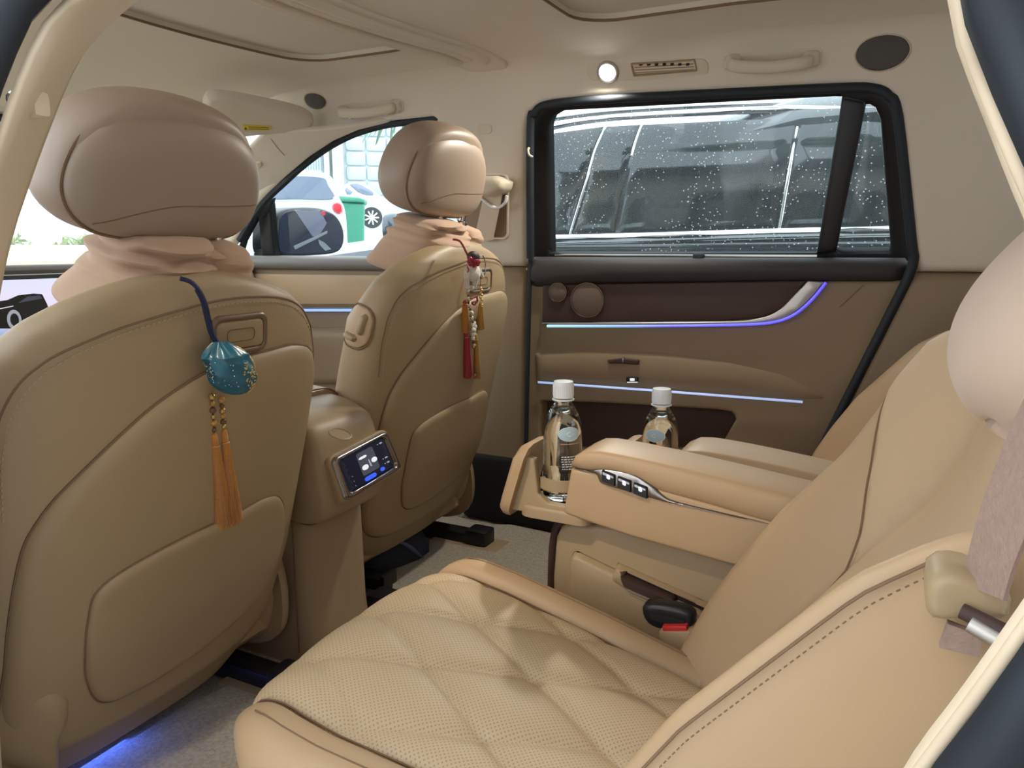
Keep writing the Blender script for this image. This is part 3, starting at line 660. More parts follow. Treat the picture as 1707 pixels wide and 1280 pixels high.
# pair both rails by position round the opening
cen = np.array((-.30, 0, .62))
def ang(P): a = np.unwrap(np.arctan2(P[:, 2]-cen[2], P[:, 0]-cen[0])); return a
def by_angle(P, A): a = ang(P); s = np.argsort(a); return np.stack([np.interp(A, a[s], P[s][:, i]) for i in range(3)], 1)
aO, aI = ang(Oa), ang(Ia)
lo_, hi_ = max(aO.min(), aI.min()), min(aO.max(), aI.max())
if abs(aO.mean()-aI.mean()) > 3: print('angle mismatch', aO.min(), aO.max(), aI.min(), aI.max())
AA = np.linspace(lo_+.001, hi_-.001, 140)
O2 = by_angle(Oa, AA); I2 = by_angle(Ia, AA)
V = []; Fc = []; prof = [(0, .0), (.15, .005), (.5, .006), (.85, .003), (1, -.004)]
for o, i in zip(O2, I2):
    d = i-o; nrm = np.array((0, -1.0, 0)); 
    to_c = cen-o; to_c[1] = 0; to_c /= np.linalg.norm(to_c)
    for t, hh in prof: V.append(o+d*t+(to_c*.7+nrm*.3)*hh)
K = len(prof)
for a in range(len(O2)-1):
    for b in range(K-1): Fc.append((a*K+b, a*K+b+1, (a+1)*K+b+1, (a+1)*K+b))
wl_ = mesh('wall_left', V, Fc, 'lip', None, True, fix=False)
tag(wl_, 'cream pillar trim round the open near-side door', kind='structure')
md = wl_.modifiers.new('thick', 'SOLIDIFY'); md.thickness = .006
lipP = catmull(rearlip, 6)
tube('piping_edge', lipP, .0030, 'lip', wl_, n=10)
def outward(P, k, dy):
    c2 = P-cen; c2[:, 1] = 0; c2 /= np.linalg.norm(c2, axis=1)[:, None]; Q = P+c2*k; Q[:, 1] += dy; return Q
tube('weatherstrip', outward(Oa.copy(), .013, -.012), .0135, 'rubber', wl_, n=10)
tube('weatherstrip_lip', outward(Oa.copy(), .032, -.018), .010, 'rubber_pipe', wl_, n=10)
V = []; Fc = []
A_ = outward(Oa.copy(), .03, -.01); B_ = outward(Oa.copy(), .20, -.03)
n_ = len(A_); V = list(A_)+list(B_)
mesh('body_jamb', V, [(i, i+1, n_+i+1, n_+i) for i in range(n_-1)], 'rubber', wl_, True, fix=False)
hk = onY(48, 172, .372)
box('belt_button', hk+np.array((.0, .006, 0)), (.016, .014, .020), 'lip', wl_, .005)
tube('coat_hook', [hk+np.array((0, -.004, .009)), hk+np.array((-.002, -.010, .003)), hk+np.array((-.004, -.008, -.007))], .0022, 'chrome', wl_, n=6, sm=3)
tube('coat_hook', [hk+np.array((-.006, -.004, .009)), hk+np.array((-.008, -.010, .004)), hk+np.array((-.009, -.008, -.002))], .0018, 'chrome', wl_, n=6, sm=3)
pad('outer_skin', [(-2.2, -.35), (-2.2, .765), (1.3, .765), (1.3, -.35)], lambda a, b, h: np.array([a, 1.93+h, b]), 'black_paint', wr, h=.01, r=.02, back=.02, step=.4)
# near front door side so that the front row is not open to the sky
dl = pad('door_3', [(-2.0, .03), (-2.0, .76), (-.80, .76), (-.80, .03)], lambda a, b, h: np.array([a, .33+h, b]), 'trim_tan', h=.02, r=.02, back=.03, step=.2)
tag(dl, 'driver door card beyond the near pillar', kind='structure')

# the opened near rear door, swung out beside the photographer
dn = thing('door_4', None, None, (-.72, .28, .1), kind='structure'); dn['label'] = 'opened near rear door swung outwards'
ddir = np.array((-.30, -.95, 0)); dnn = np.array((.95, -.30, 0)); D0 = np.array((-.74, .26, 0))
dfn = lambda a, b, h: D0+ddir*a+dnn*h+np.array((0, 0, b))
pad('door_card', [(0, .10), (.80, .16), (.86, .45), (.88, .76), (0, .76)], dfn, 'trim_tan', dn, h=.03, r=.03, back=.08, step=.1)
pad('window_frame', [(0, .76), (.88, .76), (.82, 1.10), (.74, 1.16), (.10, 1.14), (.0, 1.0)], dfn, 'black_soft', dn, h=.01, r=.01, back=.03, step=.1, holes=[[(.05, .78), (.82, .78), (.77, 1.08), (.70, 1.11), (.12, 1.09), (.05, .98)]])
pad('window_pane', [(.05, .78), (.82, .78), (.77, 1.08), (.70, 1.11), (.12, 1.09), (.05, .98)], dfn, 'window_glass', dn, h=.0, r=.01, back=.004, step=.3)
# unseen wall added on the near side to block daylight
yw_ = pad('wall_blocker', [(-.35, -.45), (9, -.45), (9, 3.2), (-.35, 3.2)], lambda a, b, h: np.array((a, -1.25+h, b)), 'blocker_grey', h=0, r=.05, back=.2, step=1.5); tag(yw_, 'unseen grey wall added on the near side to block daylight', kind='structure')
# ================================================================== FRONT SEATS
def sgn_pow(x, p): return math.copysign(abs(x)**p, x)
class FrontSeat:
    W = [(-.44, .19), (-.40, .225), (-.33, .25), (-.2, .262), (0, .265), (.10, .262), (.14, .250), (.18, .232), (.21, .206), (.235, .168), (.252, .124), (.264, .075), (.270, .04), (.272, .015)]
    TH = [(-.44, .05), (-.36, .075), (-.2, .085), (.1, .08), (.18, .060), (.235, .037), (.26, .023), (.272, .008)]
    NC = [(-.44, -.06), (-.2, -.06), (.1, -.062), (.18, -.050), (.235, -.037), (.272, -.034)]
    def __init__(s, X0, Yc, ang, Z0=.5, hu=.385): 
        s.hu = hu; a = math.radians(ang); s.P0 = np.array((X0, Yc, Z0)); s.u = np.array((math.sin(a), 0, math.cos(a))); s.n = np.array((math.cos(a), 0, -math.sin(a))); s.v = np.array((0, 1.0, 0)); s.ang = a
    def it(s, T, u): return float(np.interp(u, [t[0] for t in T], [t[1] for t in T]))
    def pt(s, v, u, n): return s.P0+s.v*v+s.u*u+s.n*n
    def nr(s, v, u):
        w = s.it(s.W, u); q = min(abs(v)/w, .999); return s.it(s.NC, u)+s.it(s.TH, u)*(1-q**3.2)**(1/2.6)
    def rear(s, v, u, h): 
        return s.pt(v, u, s.nr(v, u)+h)
    def px(s, x, y, off=.02):
        q = onP(x, y, s.P0+s.n*off, s.n)-s.P0; return (q@s.v, q@s.u)

def front_seat(st, label, group, side_controls, hs=1.0):
    t = thing('front_chair', label, 'car seat', tuple(st.P0*np.array((1, 1, 0))+np.array((-.1, 0, .03))), group)
    us = np.r_[np.linspace(-.44, .13, 26), np.linspace(.145, .272, 22)]; rings = []
    for u in us:
        w = st.it(st.W, u); th = st.it(st.TH, u); nc = st.it(st.NC, u); R = []
        for a in np.linspace(0, 2*math.pi, 72, endpoint=False):
            c, sn = math.cos(a), math.sin(a); R.append(st.pt(w*sgn_pow(c, 2/3.2), u, nc+th*sgn_pow(sn, 2/2.6)))
        rings.append(R)
    b = loft('backrest', rings, 'shell', t)
    # raised lower shell, limited by the long curved crease
    cr = [(-.222, -.30), (-.228, -.18), (-.222, -.06), (-.208, -.005), (-.172, .045), (-.09, .115), (.01, .156), (.10, .166), (.17, .164), (.222, .135), (.236, .05), (.240, -.10), (.236, -.25), (.20, -.345), (.0, -.375), (-.17, -.365)]
    sp_ = pad('back_shell', [tuple(p) for p in catmull(cr, 6, True)], st.rear, 'shell', t, h=.011, r=.022, back=.004, step=.022, bstep=.012)
    # crease shadow painted as a dark line
    tube('crease_shade', [st.rear(v, u, .001) for v, u in catmull(cr, 8, True)], .0018, 'seam', sp_, n=5, closed=True)
    po = [(-.150, -.150), (-.142, -.112), (-.100, -.092), (-.02, -.080), (.06, -.076), (.125, -.070), (.165, -.085), (.190, -.13), (.196, -.20), (.18, -.255), (.11, -.29), (.02, -.312), (-.07, -.315), (-.118, -.30), (-.142, -.25), (-.15, -.20)]
    pf = lambda v, u, h: st.rear(v, u, .0105+h)
    pk = pad('map_pocket', [tuple(p) for p in catmull(po, 6, True)], pf, 'shell', t, h=.008, r=.014, back=.006, step=.02, bstep=.010)
    tube('pocket_seam', [st.rear(v, u, .0115) for v, u in catmull(po, 8, True)], .0016, 'seam', pk, n=5, closed=True)
    # stitched seam parallel to the top edge
    sm = catmull([(-.246, .02), (-.248, .10), (-.236, .155), (-.205, .196), (-.145, .224), (-.08, .240), (0, .252), (.07, .254), (.135, .247), (.185, .228), (.218, .196), (.238, .15), (.246, .09)], 8)
    sm = [(v*.985, u-.012) for v, u in sm]
    tube('top_seam', [st.rear(v, u, .0006) for v, u in sm], .0014, 'seam', t, n=5)
    stitches('seam_stitches', [st.rear(v*.975, u-.006, .0012) for v, u in sm], t, 'thread', .004, .0035, .0006)
    # release handle with its slot
    hp = rrect(-.002, .098, .168, .222, .014)
    hd = pad('back_handle', hp, st.rear, 'bronze_plastic', t, h=.004, r=.004, back=.01, step=.02, holes=[rrect(.006, .090, .176, .214, .009)])
    pad('handle_plate', rrect(.006, .090, .176, .214, .009), st.rear, 'shell', hd, h=.003, r=.003, back=.01, step=.015)
    tube('handle_slot', [st.rear(v, u, .0032) for v, u in resample(rrect(.024, .072, .187, .203, .006), .004)], .0008, 'seam', hd, n=5, closed=True)
    # headrest: thick pad plus inset rear panel
    hu = st.hu; hn = -.118
    ol = [(-.147, -.035), (-.146, .003), (-.130, .040), (-.100, .070), (-.055, .087), (0, .092), (.055, .087), (.100, .070), (.130, .040), (.146, .003), (.147, -.035), (.128, -.066), (.09, -.082), (0, -.086), (-.09, -.082), (-.128, -.066)]
    ol = [(v*hs, u*(1.07 if hs > 1 else 1.0)) for v, u in ol]; o_s = catmull(ol, 6, True); rings = []
    for a in np.linspace(-math.pi/2*.97, math.pi/2*.97, 15):
        k = .72+.28*max(0, math.cos(a))**.55; nn = .046*math.sin(a)
        rings.append([st.pt(v*k, hu+u*k, hn+nn-.10*(v*v)/(.15)) for v, u in o_s])
    hr_ = loft('headrest', rings, 'head_leather', t)
    hfn = lambda v, u, h: st.pt(v, hu+u, hn+.034-.75*(v*v)-1.8*(max(0, u)**2)+h)
    hp_ = [(v*.965+.002, u*.92-.005) for v, u in o_s]
    hpn = pad('headrest_panel', hp_, hfn, 'head_leather', hr_, h=.022, r=.035, back=.02, step=.02, bstep=.012)
    def hsurf(v, u):
        d_ = dist(np.array([[v, u]]), [np.array(hp_)])[0]; q_ = min(1, d_/.035); return hfn(v, u, .022*math.sqrt(1-(1-q_)**2)+.0003)
    tube('panel_seam', [hsurf(v, -.034-.030*(max(0, -v)/.11)**1.6+.004*max(0, v)/.12) for v in np.linspace(-.112, .125, 30)], .0008, 'seam', hr_, n=5)
    tube('groove_shade', [hfn(v, u, .0015) for v, u in hp_], .0022, 'seam', hr_, n=6, closed=True)  # deep shade under the rim drawn as a dark line
    for v in (-.02, .075):
        lathe('headrest_post', [(.0068, 0), (.0068, .12)], st.pt(v*1.0, .262, -.085), 'chrome', t, 14, st.u)
        lathe('post_collar', [(.013, 0), (.013, .01), (.009, .012)], st.pt(v, hu-.108, -.085+.0), 'chrome', t, 16, st.u)
    # cushion, side shields and rails
    c0 = st.P0
    X1 = c0[0]-.13-.10
    prof = [(-.50, .10), (-.53, .20), (-.49, .265), (-.40, .27), (-.2, .245), (0, .235), (.06, .20), (.07, .10)]
    pr = resample(catmull(prof, 5, True), .02)
    rings = []
    for q, k in ((-.235, .9), (-.25, .97), (-.22, 1), (0, 1), (.22, 1), (.25, .97), (.235, .9)):
        rings.append([(X1+x, c0[1]+q, .10+(z-.10)*k) for x, z in pr])
    loft('cushion', rings, 'leather', t)
    for s_ in (-1, 1):
        P = [(-.05, .30), (.0, .235), (.0, .13), (-.06, .085), (-.2, .075), (-.45, .09), (-.50, .16), (-.42, .20), (-.2, .20)]
        pad('side_shield', [tuple(p) for p in catmull(P, 5, True)], (lambda s_: lambda a, b, h: np.array([X1+.14+a, c0[1]+s_*(.252+h), b]))(s_), 'tan_plastic', t, h=.018, r=.02, back=.01, step=.03)
    # soft bellows at the recliner, inner and outer foot of the back
    for s_ in (-1, 1):
        rings = []
        for a in np.linspace(-1, 1, 9):
            k = math.sqrt(1-.85*a*a); rings.append([st.pt(s_*(.232+.014*k)+.028*k*math.cos(q), -.365+a*.075+.004*math.sin(4*a), -.06+.055*k*math.sin(q)) for q in np.linspace(0, 2*math.pi, 20, endpoint=False)])
        loft('recliner_cover', rings, 'leather', t)
    pad('underseat_pan', rrect(X1-.45, X1+.08, c0[1]-.20, c0[1]+.20, .03), lambda a, b, h: np.array([a, b, .12-h]), 'black_soft', t, h=.03, r=.02, back=.02, step=.1)
    for s_ in (-1, 1):
        yy = c0[1]+s_*.205
        box('seat_rail', (X1-.16, yy, .055), (.66, .045, .035), 'black_plastic', t, .006)
        box('rail_end', (X1+.19, yy, .062), (.06, .055, .045), 'black_plastic', t, .008)
        box('rail_trim', (X1+.16, yy, .037), (.20, .085, .018), 'tan_plastic', t, .006)
        box('rail_foot', (X1-.02, yy, .085), (.10, .035, .06), 'black_plastic', t, .006)
    if side_controls:
        yf = c0[1]-.268
        f = lambda a, b, h: st.pt(-st.it(st.W, b)*(1-min(.99, abs(a-st.it(st.NC, b))/st.it(st.TH, b))**2.6)**(1/3.2)-h, b, a)
        pc = pad('control_plate', rrect(-.108, -.036, .055, .135, .03), f, 'leather', t, h=.004, r=.004, back=.004, step=.012)
        tube('plate_seam', [f(a, b, .002) for a, b in resample(rrect(-.110, -.034, .053, .137, .031), .006)], .0012, 'seam', pc, n=5, closed=True)
        pad('control_button', rrect(-.064, -.048, .083, .125, .006), f, 'tan_plastic', pc, h=.012, r=.005, back=.002, step=.01)
        pad('control_button', rrect(-.098, -.060, .066, .081, .006), f, 'tan_plastic', pc, h=.012, r=.005, back=.002, step=.01)
    return t
SD = FrontSeat(-.836, .680, 16.6, .5, .380); SP = FrontSeat(-.860, 1.400, 14.5, .54, .400)
front_seat(SD, 'large tan leather driver seat with a teal sachet hung on its back', 'front seats', False)
front_seat(SP, 'tan leather front passenger seat with control buttons on its side', 'front seats', True, 1.02)

# cloth neck cushions bunched under the headrests
def hinge_cover(st, seat):
    P = [st.px(*p) for p in [(-60, 1112), (0, 1122), (60, 1140), (104, 1146), (117, 1160), (117, 1195), (100, 1228), (100, 1300), (-60, 1300)]]
    hc = pad('hinge_cover', P, lambda v, u, h: st.pt(v, u, .012+h-1.2*max(0, abs(v)-.17)**1.2), 'shell', seat, h=.022, r=.03, back=.03, step=.02)
hinge_cover(SD, bpy.data.objects['front_chair'])
def neck(st, label, v0, v1, seed):
    t = thing('neck_cushion', label, 'cushion', tuple(st.pt((v0+v1)/2, .285, -.11)), 'cloth neck cushions')
    rnd = random.Random(seed); R = []; nu, nv = 44, 80
    fold = [(rnd.uniform(.15, .85), rnd.uniform(-.5, .9), rnd.uniform(.10, .28), rnd.uniform(.025, .05)) for _ in range(6)]
    cv = (v0+v1)/2; hw = (v1-v0)/2
    for i in range(nu+1):
        q = -1+2*i/nu; u = .243+.064*q; ring = []; low = max(0, -q)
        k = (1-abs(q)**4)**.25 if abs(q) < 1 else 0.0
        k = max(k, .25); wide = 1+.10*low+.03*math.sin(3*q)
        for j in range(nv):
            a = 2*math.pi*j/nv; c, s_ = math.cos(a), math.sin(a)
            d = 0
            for fc, fs, sl, wd in fold:
                dd = q-(fc+fs*sl*2*(c-0)); d -= .011*math.exp(-(dd/(wd*2.4))**2)
            d += .004*math.sin(5*a+q*4+seed)
            ring.append(st.pt(cv-.012*low+(hw*wide*k+d*.4)*sgn_pow(c, .62), u, -.098-.045*low+(.082*k+d)*sgn_pow(s_, .7)))
        R.append(ring)
    b = loft('cover', R, 'fabric_wrap', t)
    # second, set-back roll at the inner end
    R = []
    for i in range(23):
        q = -1+2*i/22; k = max(.3, (1-abs(q)**5)**.25); ring = []
        for j in range(40):
            a = 2*math.pi*j/40; c, s_ = math.cos(a), math.sin(a); d = -.005*math.exp(-((q-.45+.2*c)/.10)**2)-.004*math.exp(-((q-.75)/.08)**2)
            ring.append(st.pt(v1+.004+(.042*k+d*.3)*sgn_pow(c, .6), .243+.054*q, -.100+(.068*k+d)*sgn_pow(s_, .6)))
        R.append(ring)
    loft('inner_roll', R, 'fabric_wrap', t)
    return t
neck(SD, 'bunched beige cloth neck cushion under the driver headrest', -.088, .070, 3)
neck(SP, 'bunched beige cloth neck cushion under the front passenger headrest', -.115, .075, 5)

# ================================================================== REAR SEATS
def rear_seat(Yc, dx, s, label):
    t = thing('captain_chair', label, 'car seat', (-.3+dx, Yc, .03), 'rear seats')
    Y = lambda v: Yc+s*v
    # cushion profile: front drop then the sloping top
    pf = catmull([(-.575, .135), (-.598, .205), (-.594, .270), (-.572, .313), (-.530, .330), (-.47, .322), (-.36, .303), (-.22, .279), (-.08, .257)], 10)
    L = np.r_[0, np.cumsum(np.linalg.norm(np.diff(pf, axis=0), axis=1))]; S0 = float(np.interp(-.55, pf[30:, 0], L[30:]))
    T = np.gradient(pf, axis=0); T /= np.linalg.norm(T, axis=1)[:, None]; Nn = np.stack([-T[:, 1], T[:, 0]], 1)
    def P(sl, v, h):
        q = sl+S0; x = np.interp(q, L, pf[:, 0]); z = np.interp(q, L, pf[:, 1]); nx = np.interp(q, L, Nn[:, 0]); nz = np.interp(q, L, Nn[:, 1])
        return np.array((x+nx*h+dx, Y(v), z+nz*h))
    ew = lambda sl: float(np.interp(sl, [-.25, -.05, .0, .05, .10, .25, .40, .5], [.145, .160, .170, .176, .176, .160, .135, .13]))
    smax = L[-1]-S0-.002; smin = -S0+.002
    ss = np.linspace(smin, smax, 24)
    poly = [(q, ew(q)) for q in ss]+[(q, -ew(q)) for q in ss[::-1]]
    def quilt(V, d):
        g = np.zeros(len(V)); m = .52; c = 1/math.sqrt(1+m*m)
        for sg, c0 in ((1, .013), (-1, .015)):
            k = (V[:, 1]*s0+sg*m*V[:, 0]-c0)/.115; dd = np.abs(k-np.round(k))*.115*c
            g -= (.0042*np.exp(-(dd/.005)**2)+.0032*np.exp(-(dd/.022)**2))*np.clip(V[:, 0]/.05+.8, .15, 1)
        crown = .012*(1-(V[:, 1]/.19)**2)
        return g+crown
    s0 = 1
    pad('cushion_insert', poly, P, 'leather_perf', t, h=.010, r=.022, back=.02, step=.0062, bstep=.008, hf=quilt)
    for sd in (-1, 1):
        rings = []
        for q in np.r_[np.linspace(-.045, .05, 12), np.linspace(.065, smax-.005, 24)]:
            fr = math.sqrt(1-(1-min(1, max(.02, (q+.047)/.10)))**2); e = ew(q); hw = .008+.027*fr; c = e+hw-.004; R = []
            for a in np.linspace(0, 2*math.pi, 28, endpoint=False):
                ca, sa = math.cos(a), math.sin(a)
                R.append(P(q, sd*(c+hw*sgn_pow(ca, .75)), -.045+(.02+.042*fr)*sgn_pow(sa, .8)))
            rings.append(R)
        b = loft('cushion_bolster', rings, 'leather', t)
        tube('bolster_seam', [P(q, sd*(ew(q)+.001), .004) for q in np.linspace(-.04, smax-.02, 40)], .0012, 'seam', b, n=5)
        tube('bolster_seam', [P(q, sd*(ew(q)+.036), .0162) for q in np.linspace(.02, smax-.02, 40)], .0011, 'seam', b, n=5)
    # lower body and front roll
    pr = [(-.56, .10), (-.585, .17), (-.57, .28), (-.40, .29), (-.12, .26), (-.06, .2), (-.06, .10)]
    prr = resample(catmull(pr, 4, True), .02)
    loft('cushion_base', [[(x*1+dx, Y(q), .10+(z-.10)*k) for x, z in prr] for q, k in ((-.232, .80), (-.242, .88), (-.22, .93), (0, .94), (.22, .93), (.242, .88), (.232, .80))], 'leather', t)
    rings = []
    for q in np.linspace(-.245, .245, 17):
        k = (1-abs(q/.25)**6)**.3+.05; rings.append([(-.575+dx+.036*k*math.cos(a), Y(q), .165+.05*k*math.sin(a)) for a in np.linspace(0, 2*math.pi, 20, endpoint=False)])
    loft('leg_rest', rings, 'leather', t)
    for v in (-.19, .19): box('seat_rail', (-.34+dx, Y(v), .062), (.50, .05, .055), 'black_plastic', t, .006)
    box('seat_plinth', (-.30+dx, Y(0), .085), (.40, .36, .06), 'black_soft', t, .01)
    # reclined back
    a = math.radians(39); U = np.array((math.sin(a), 0, math.cos(a))); Nf = np.array((-math.cos(a), 0, math.sin(a))); O = np.array((-.158+dx, Yc, .272))
    B0 = lambda v, u, n: O+U*u+Nf*n+np.array((0, s*v, 0))
    B = lambda v, u, n: B0(v, u, n+1.6*max(0, u-.30)**2*min(1, max(0, (v+.20)/.2)))          # upper back curls forward
    it = lambda T, u: float(np.interp(u, [k[0] for k in T], [k[1] for k in T]))
    WD = [(-.06, .225), (.0, .238), (.08, .246), (.2, .25), (.36, .246), (.45, .23), (.51, .20), (.55, .15)]
    BH = [(-.06, .04), (.0, .06), (.06, .078), (.12, .090), (.20, .100), (.34, .096), (.40, .090), (.46, .072), (.5, .04), (.55, .005)]
    TK = [(-.06, .06), (0, .10), (.3, .11), (.5, .09), (.55, .06)]
    rings = []; surf_u = []; surf_c = []
    for u in np.linspace(-.06, .55, 40):
        w, bh, tk = it(WD, u), it(BH, u), it(TK, u)
        sec = [(-w*.96, -tk), (-w, -tk*.5), (-w*1.0, bh*.35), (-w*.975, bh*.86), (-w*.93, bh*.98), (-w*.83, bh*.80), (-w*.71, bh*.42), (-w*.60, bh*.13), (-w*.5, .004), (0, .010), (w*.5, .004), (w*.60, bh*.2), (w*.70, bh*.62), (w*.82, bh*.97), (w*.93, bh), (w*.975, bh*.86), (w*1.0, bh*.35), (w, -tk*.5), (w*.96, -tk), (0, -tk*1.02)]
        fa = float(np.interp(u, [.2, .30, .40], [.86, .90, 1.0])); fb_ = float(np.interp(u, [.36, .42, .46, .5], [1, .85, .62, .4])); sec = [(v, n*((fa if v > 0 else fb_) if n > 0 else 1)) for v, n in sec]
        cs_ = catmull(sec, 4, True); rings.append([B(v, u, n) for v, n in cs_])
        fr_ = np.array([p for p in cs_[12:58]]); surf_u.append(u); surf_c.append(fr_[np.argsort(fr_[:, 0])])
    def nsurf(v, u):
        i = int(np.clip(np.searchsorted(surf_u, u), 1, len(surf_u)-1)); k_ = (u-surf_u[i-1])/(surf_u[i]-surf_u[i-1])
        a_, b_ = (float(np.interp(v, c_[:, 0], c_[:, 1])) for c_ in (surf_c[i-1], surf_c[i])); return a_*(1-k_)+b_*k_
    bk = loft('backrest', rings, 'leather', t)
    ins = [(-.125, -.03), (-.128, .1), (-.135, .25), (-.155, .36), (-.165, .44), (-.15, .50), (0, .53), (.17, .50), (.212, .45), (.214, .40), (.178, .32), (.143, .23), (.128, .1), (.125, -.03), (0, -.04)]
    pad('back_insert', [tuple(p) for p in catmull(ins, 6, True)], lambda v, u, h: B(v, u, nsurf(v, u)-.003+h), 'leather_pale', t, h=.009, r=.02, back=.01, step=.02, bstep=.012)
    tube('insert_seam', [B(v, u, nsurf(v, u)+.0002) for v, u in catmull(ins, 8, True)], .0014, 'seam', bk, n=5, closed=True)
    for sd in (-1, 1):
        tube('side_seam', [B(sd*it(WD, u)*.985, u, it(BH, u)*(.90*float(np.interp(u, [.36, .42], [1, .85])) if sd < 0 else .92*float(np.interp(u, [.2, .30, .40], [.86, .90, 1.0])))) for u in np.linspace(-.02, .40, 30)], .0011, 'seam', bk, n=5)
        stitches('seam_stitches', [B(sd*it(WD, u)*.994, u, it(BH, u)*(.83*float(np.interp(u, [.36, .42], [1, .85])) if sd < 0 else .84*float(np.interp(u, [.2, .30, .40], [.86, .90, 1.0])))) for u in np.linspace(-.02, .40, 30)], bk, 'seam', .0026, .0026, .0004)
    # headrest core behind the pillow
    rings = []
    for q in np.linspace(-1, 1, 13):
        k = max(.2, (1-abs(q)**3)**.4)*.75; rings.append([B0(.12*k*sgn_pow(math.cos(z), .7), .585+.085*q, -.03+.045*k*sgn_pow(math.sin(z), .8)) for z in np.linspace(0, 2*math.pi, 28, endpoint=False)])
    loft('headrest', rings, 'leather', t)
    for v in (-.05, .05): lathe('headrest_post', [(.006, 0), (.006, .10)], B0(v, .49, -.035), 'chrome', t, 12, U)
    return t, B0, P
rs, RB, RPp = rear_seat(.697, 0, 1, 'near rear captain seat with quilted perforated cushion and reclined back')
rs2, RB2, RPp2 = rear_seat(1.46, .06, -1, 'far rear captain seat mostly hidden behind the armrests')

# pillow strapped over the near rear headrest
pl = thing('headrest_pillow', 'plump pinkish beige pillow on the near rear headrest', 'pillow', tuple(RB(0, .60, .05)))
rings = []
for q in -np.cos(np.linspace(0, math.pi, 45)):
    k = max(.05, (1-min(1, abs(q))**2.6)**.45); R = []
    for z in np.linspace(0, 2*math.pi, 56, endpoint=False):
        c, sn = math.cos(z), math.sin(z); cr_ = -.014*math.exp(-((q-.02-.12*(z-3.1))/.06)**2)*math.exp(-((z-3.35)/.55)**2)
        R.append(RB((.170*k+cr_)*sgn_pow(c, .8), .572+.125*q+.01*c*c, .062+(.085*k+cr_)*sgn_pow(sn, .8)))
    rings.append(R)
loft('cover', rings, 'pillow_cloth', pl)

# armrests -------------------------------------------------------------------------------
def armrest(seat, Yi, Yo, dx, dz, label, cx0=0.0):
    """Yi = face towards the camera, Yo = far face"""
    t = None
    f = lambda a, b, h: np.array((a+dx, Yi-h if Yi < Yo else Yi+h, b+dz))
    W_ = abs(Yo-Yi)
    def slab(name, poly, m, h, r, extra, parent=None, n=5, step=.02):
        parent = parent or t
        return pad(name, [tuple(p) for p in catmull(poly, n, True)] if n else poly, f, m, parent, h=h, r=r, back=extra, step=step)
    top = [(-.394, .488), (-.390, .500), (-.374, .512), (-.345, .516), (-.25, .509), (-.06, .487), (0.0, .478), (0.0, .45), (-.06, .443), (-.13, .452), (-.20, .463), (-.262, .470), (-.29, .482), (-.33, .488), (-.365, .485)]
    t = slab('armrest', top, 'leather', .010, .020, W_, parent=seat); t['label'] = label
    slab('side_box', [(-.392, .484), (-.403, .415), (-.30, .398), (-.176, .385), (-.04, .372), (0, .37), (0, .448), (-.13, .455), (-.26, .474), (-.30, .488), (-.36, .486)], 'leather', .006, .006, W_*.9, n=0)
    bz = slab('switch_bezel', [(-.392, .489), (-.365, .487), (-.345, .493), (-.30, .492), (-.272, .480), (-.255, .468), (-.232, .461), (-.13, .452), (-.115, .448), (-.23, .455), (-.27, .459), (-.30, .463), (-.345, .470), (-.352, .482), (-.372, .484)], 'dark_chrome', .009, .003, .002, n=3, step=.01)
    for k in range(3):
        x0 = -.343+k*.0232; z0 = .4835-k*.0055
        b = t; pad('armrest_switch', [(x0, z0-.009), (x0+.021, z0-.014), (x0+.021, z0+.004), (x0, z0+.009)], f, 'black_plastic', t, h=.0125, r=.0015, back=.002, step=.01)
        pad('switch_icon', [(x0+.002, z0+.002), (x0+.019, z0-.002), (x0+.019, z0+.0015), (x0+.002, z0+.0065)], f, 'ui_grey', b, h=.0132, r=.0006, back=-.012, step=.01)
        pad('switch_icon', [(x0+.008, z0-.003), (x0+.014, z0-.0045), (x0+.014, z0+.003), (x0+.008, z0+.0045)], f, 'ui_white', b, h=.0136, r=.0006, back=-.012, step=.01)
        for j in range(3): pad('switch_icon', circle(x0+.006+.0045*j, z0-.0065-.0011*j, .0008, n=8), f, 'ui_white', b, h=.0134, r=.0003, back=-.012, step=.01)
    # pull-out cup holder at the front
    yc = (Yi+Yo)/2; sg = 1 if Yi < Yo else -1
    dx += cx0
    fz = lambda a, b, h: np.array((a+dx, yc+b, .412+dz+h))
    ch = t; pad('cup_tray', rrect(-.50, -.385, -W_/2-.004, W_/2, .02), fz, 'tan_plastic', t, h=.006, r=.005, back=.012, step=.03)
    fl = lambda a, b, h: np.array((-.512+dx+a*.0+h*-1+(b-.0)*.30, yc+a, .425+dz+b))
    pad('cup_front', rrect(-W_/2-.012, W_/2+.006, -.03, .085, .02), fl, 'leather', ch, h=.016, r=.015, back=.006, step=.02)
    pad('cup_side', [(-.515, .405), (-.385, .405), (-.385, .425), (-.452, .425), (-.468, .437), (-.475, .49), (-.498, .495)], lambda a, b, h: np.array((a+dx, yc+sg*(-W_/2+.004)-sg*h, b+dz)), 'tan_plastic', ch, h=.003, r=.003, back=.008, step=.03)
    R = .0335; cx, cy = -.443+dx, yc
    arc = [(cx+R*math.cos(q), cy+R*math.sin(q)*1.0) for q in np.linspace(-2.3*1, 1.0, 22)] if sg > 0 else [(cx+R*math.cos(q), cy+R*math.sin(q)) for q in np.linspace(-2.3, 1.0, 22)]
    rings = [[(x+(x-cx)/R*o, y+(y-cy)/R*o, .452+dz+z) for o, z in ((0, -.008), (.005, -.008), (.005, .009), (0, .009))] for x, y in arc]
    loft('cup_ring', rings, 'tan_plastic', ch)
    return t
armrest(rs, .972, 1.050, 0, 0, 'armrest with three seat buttons and pulled-out cup holder', .022)
armrest(rs2, 1.128, 1.215, .107, -.024, 'far armrest with its own cup holder', .018)

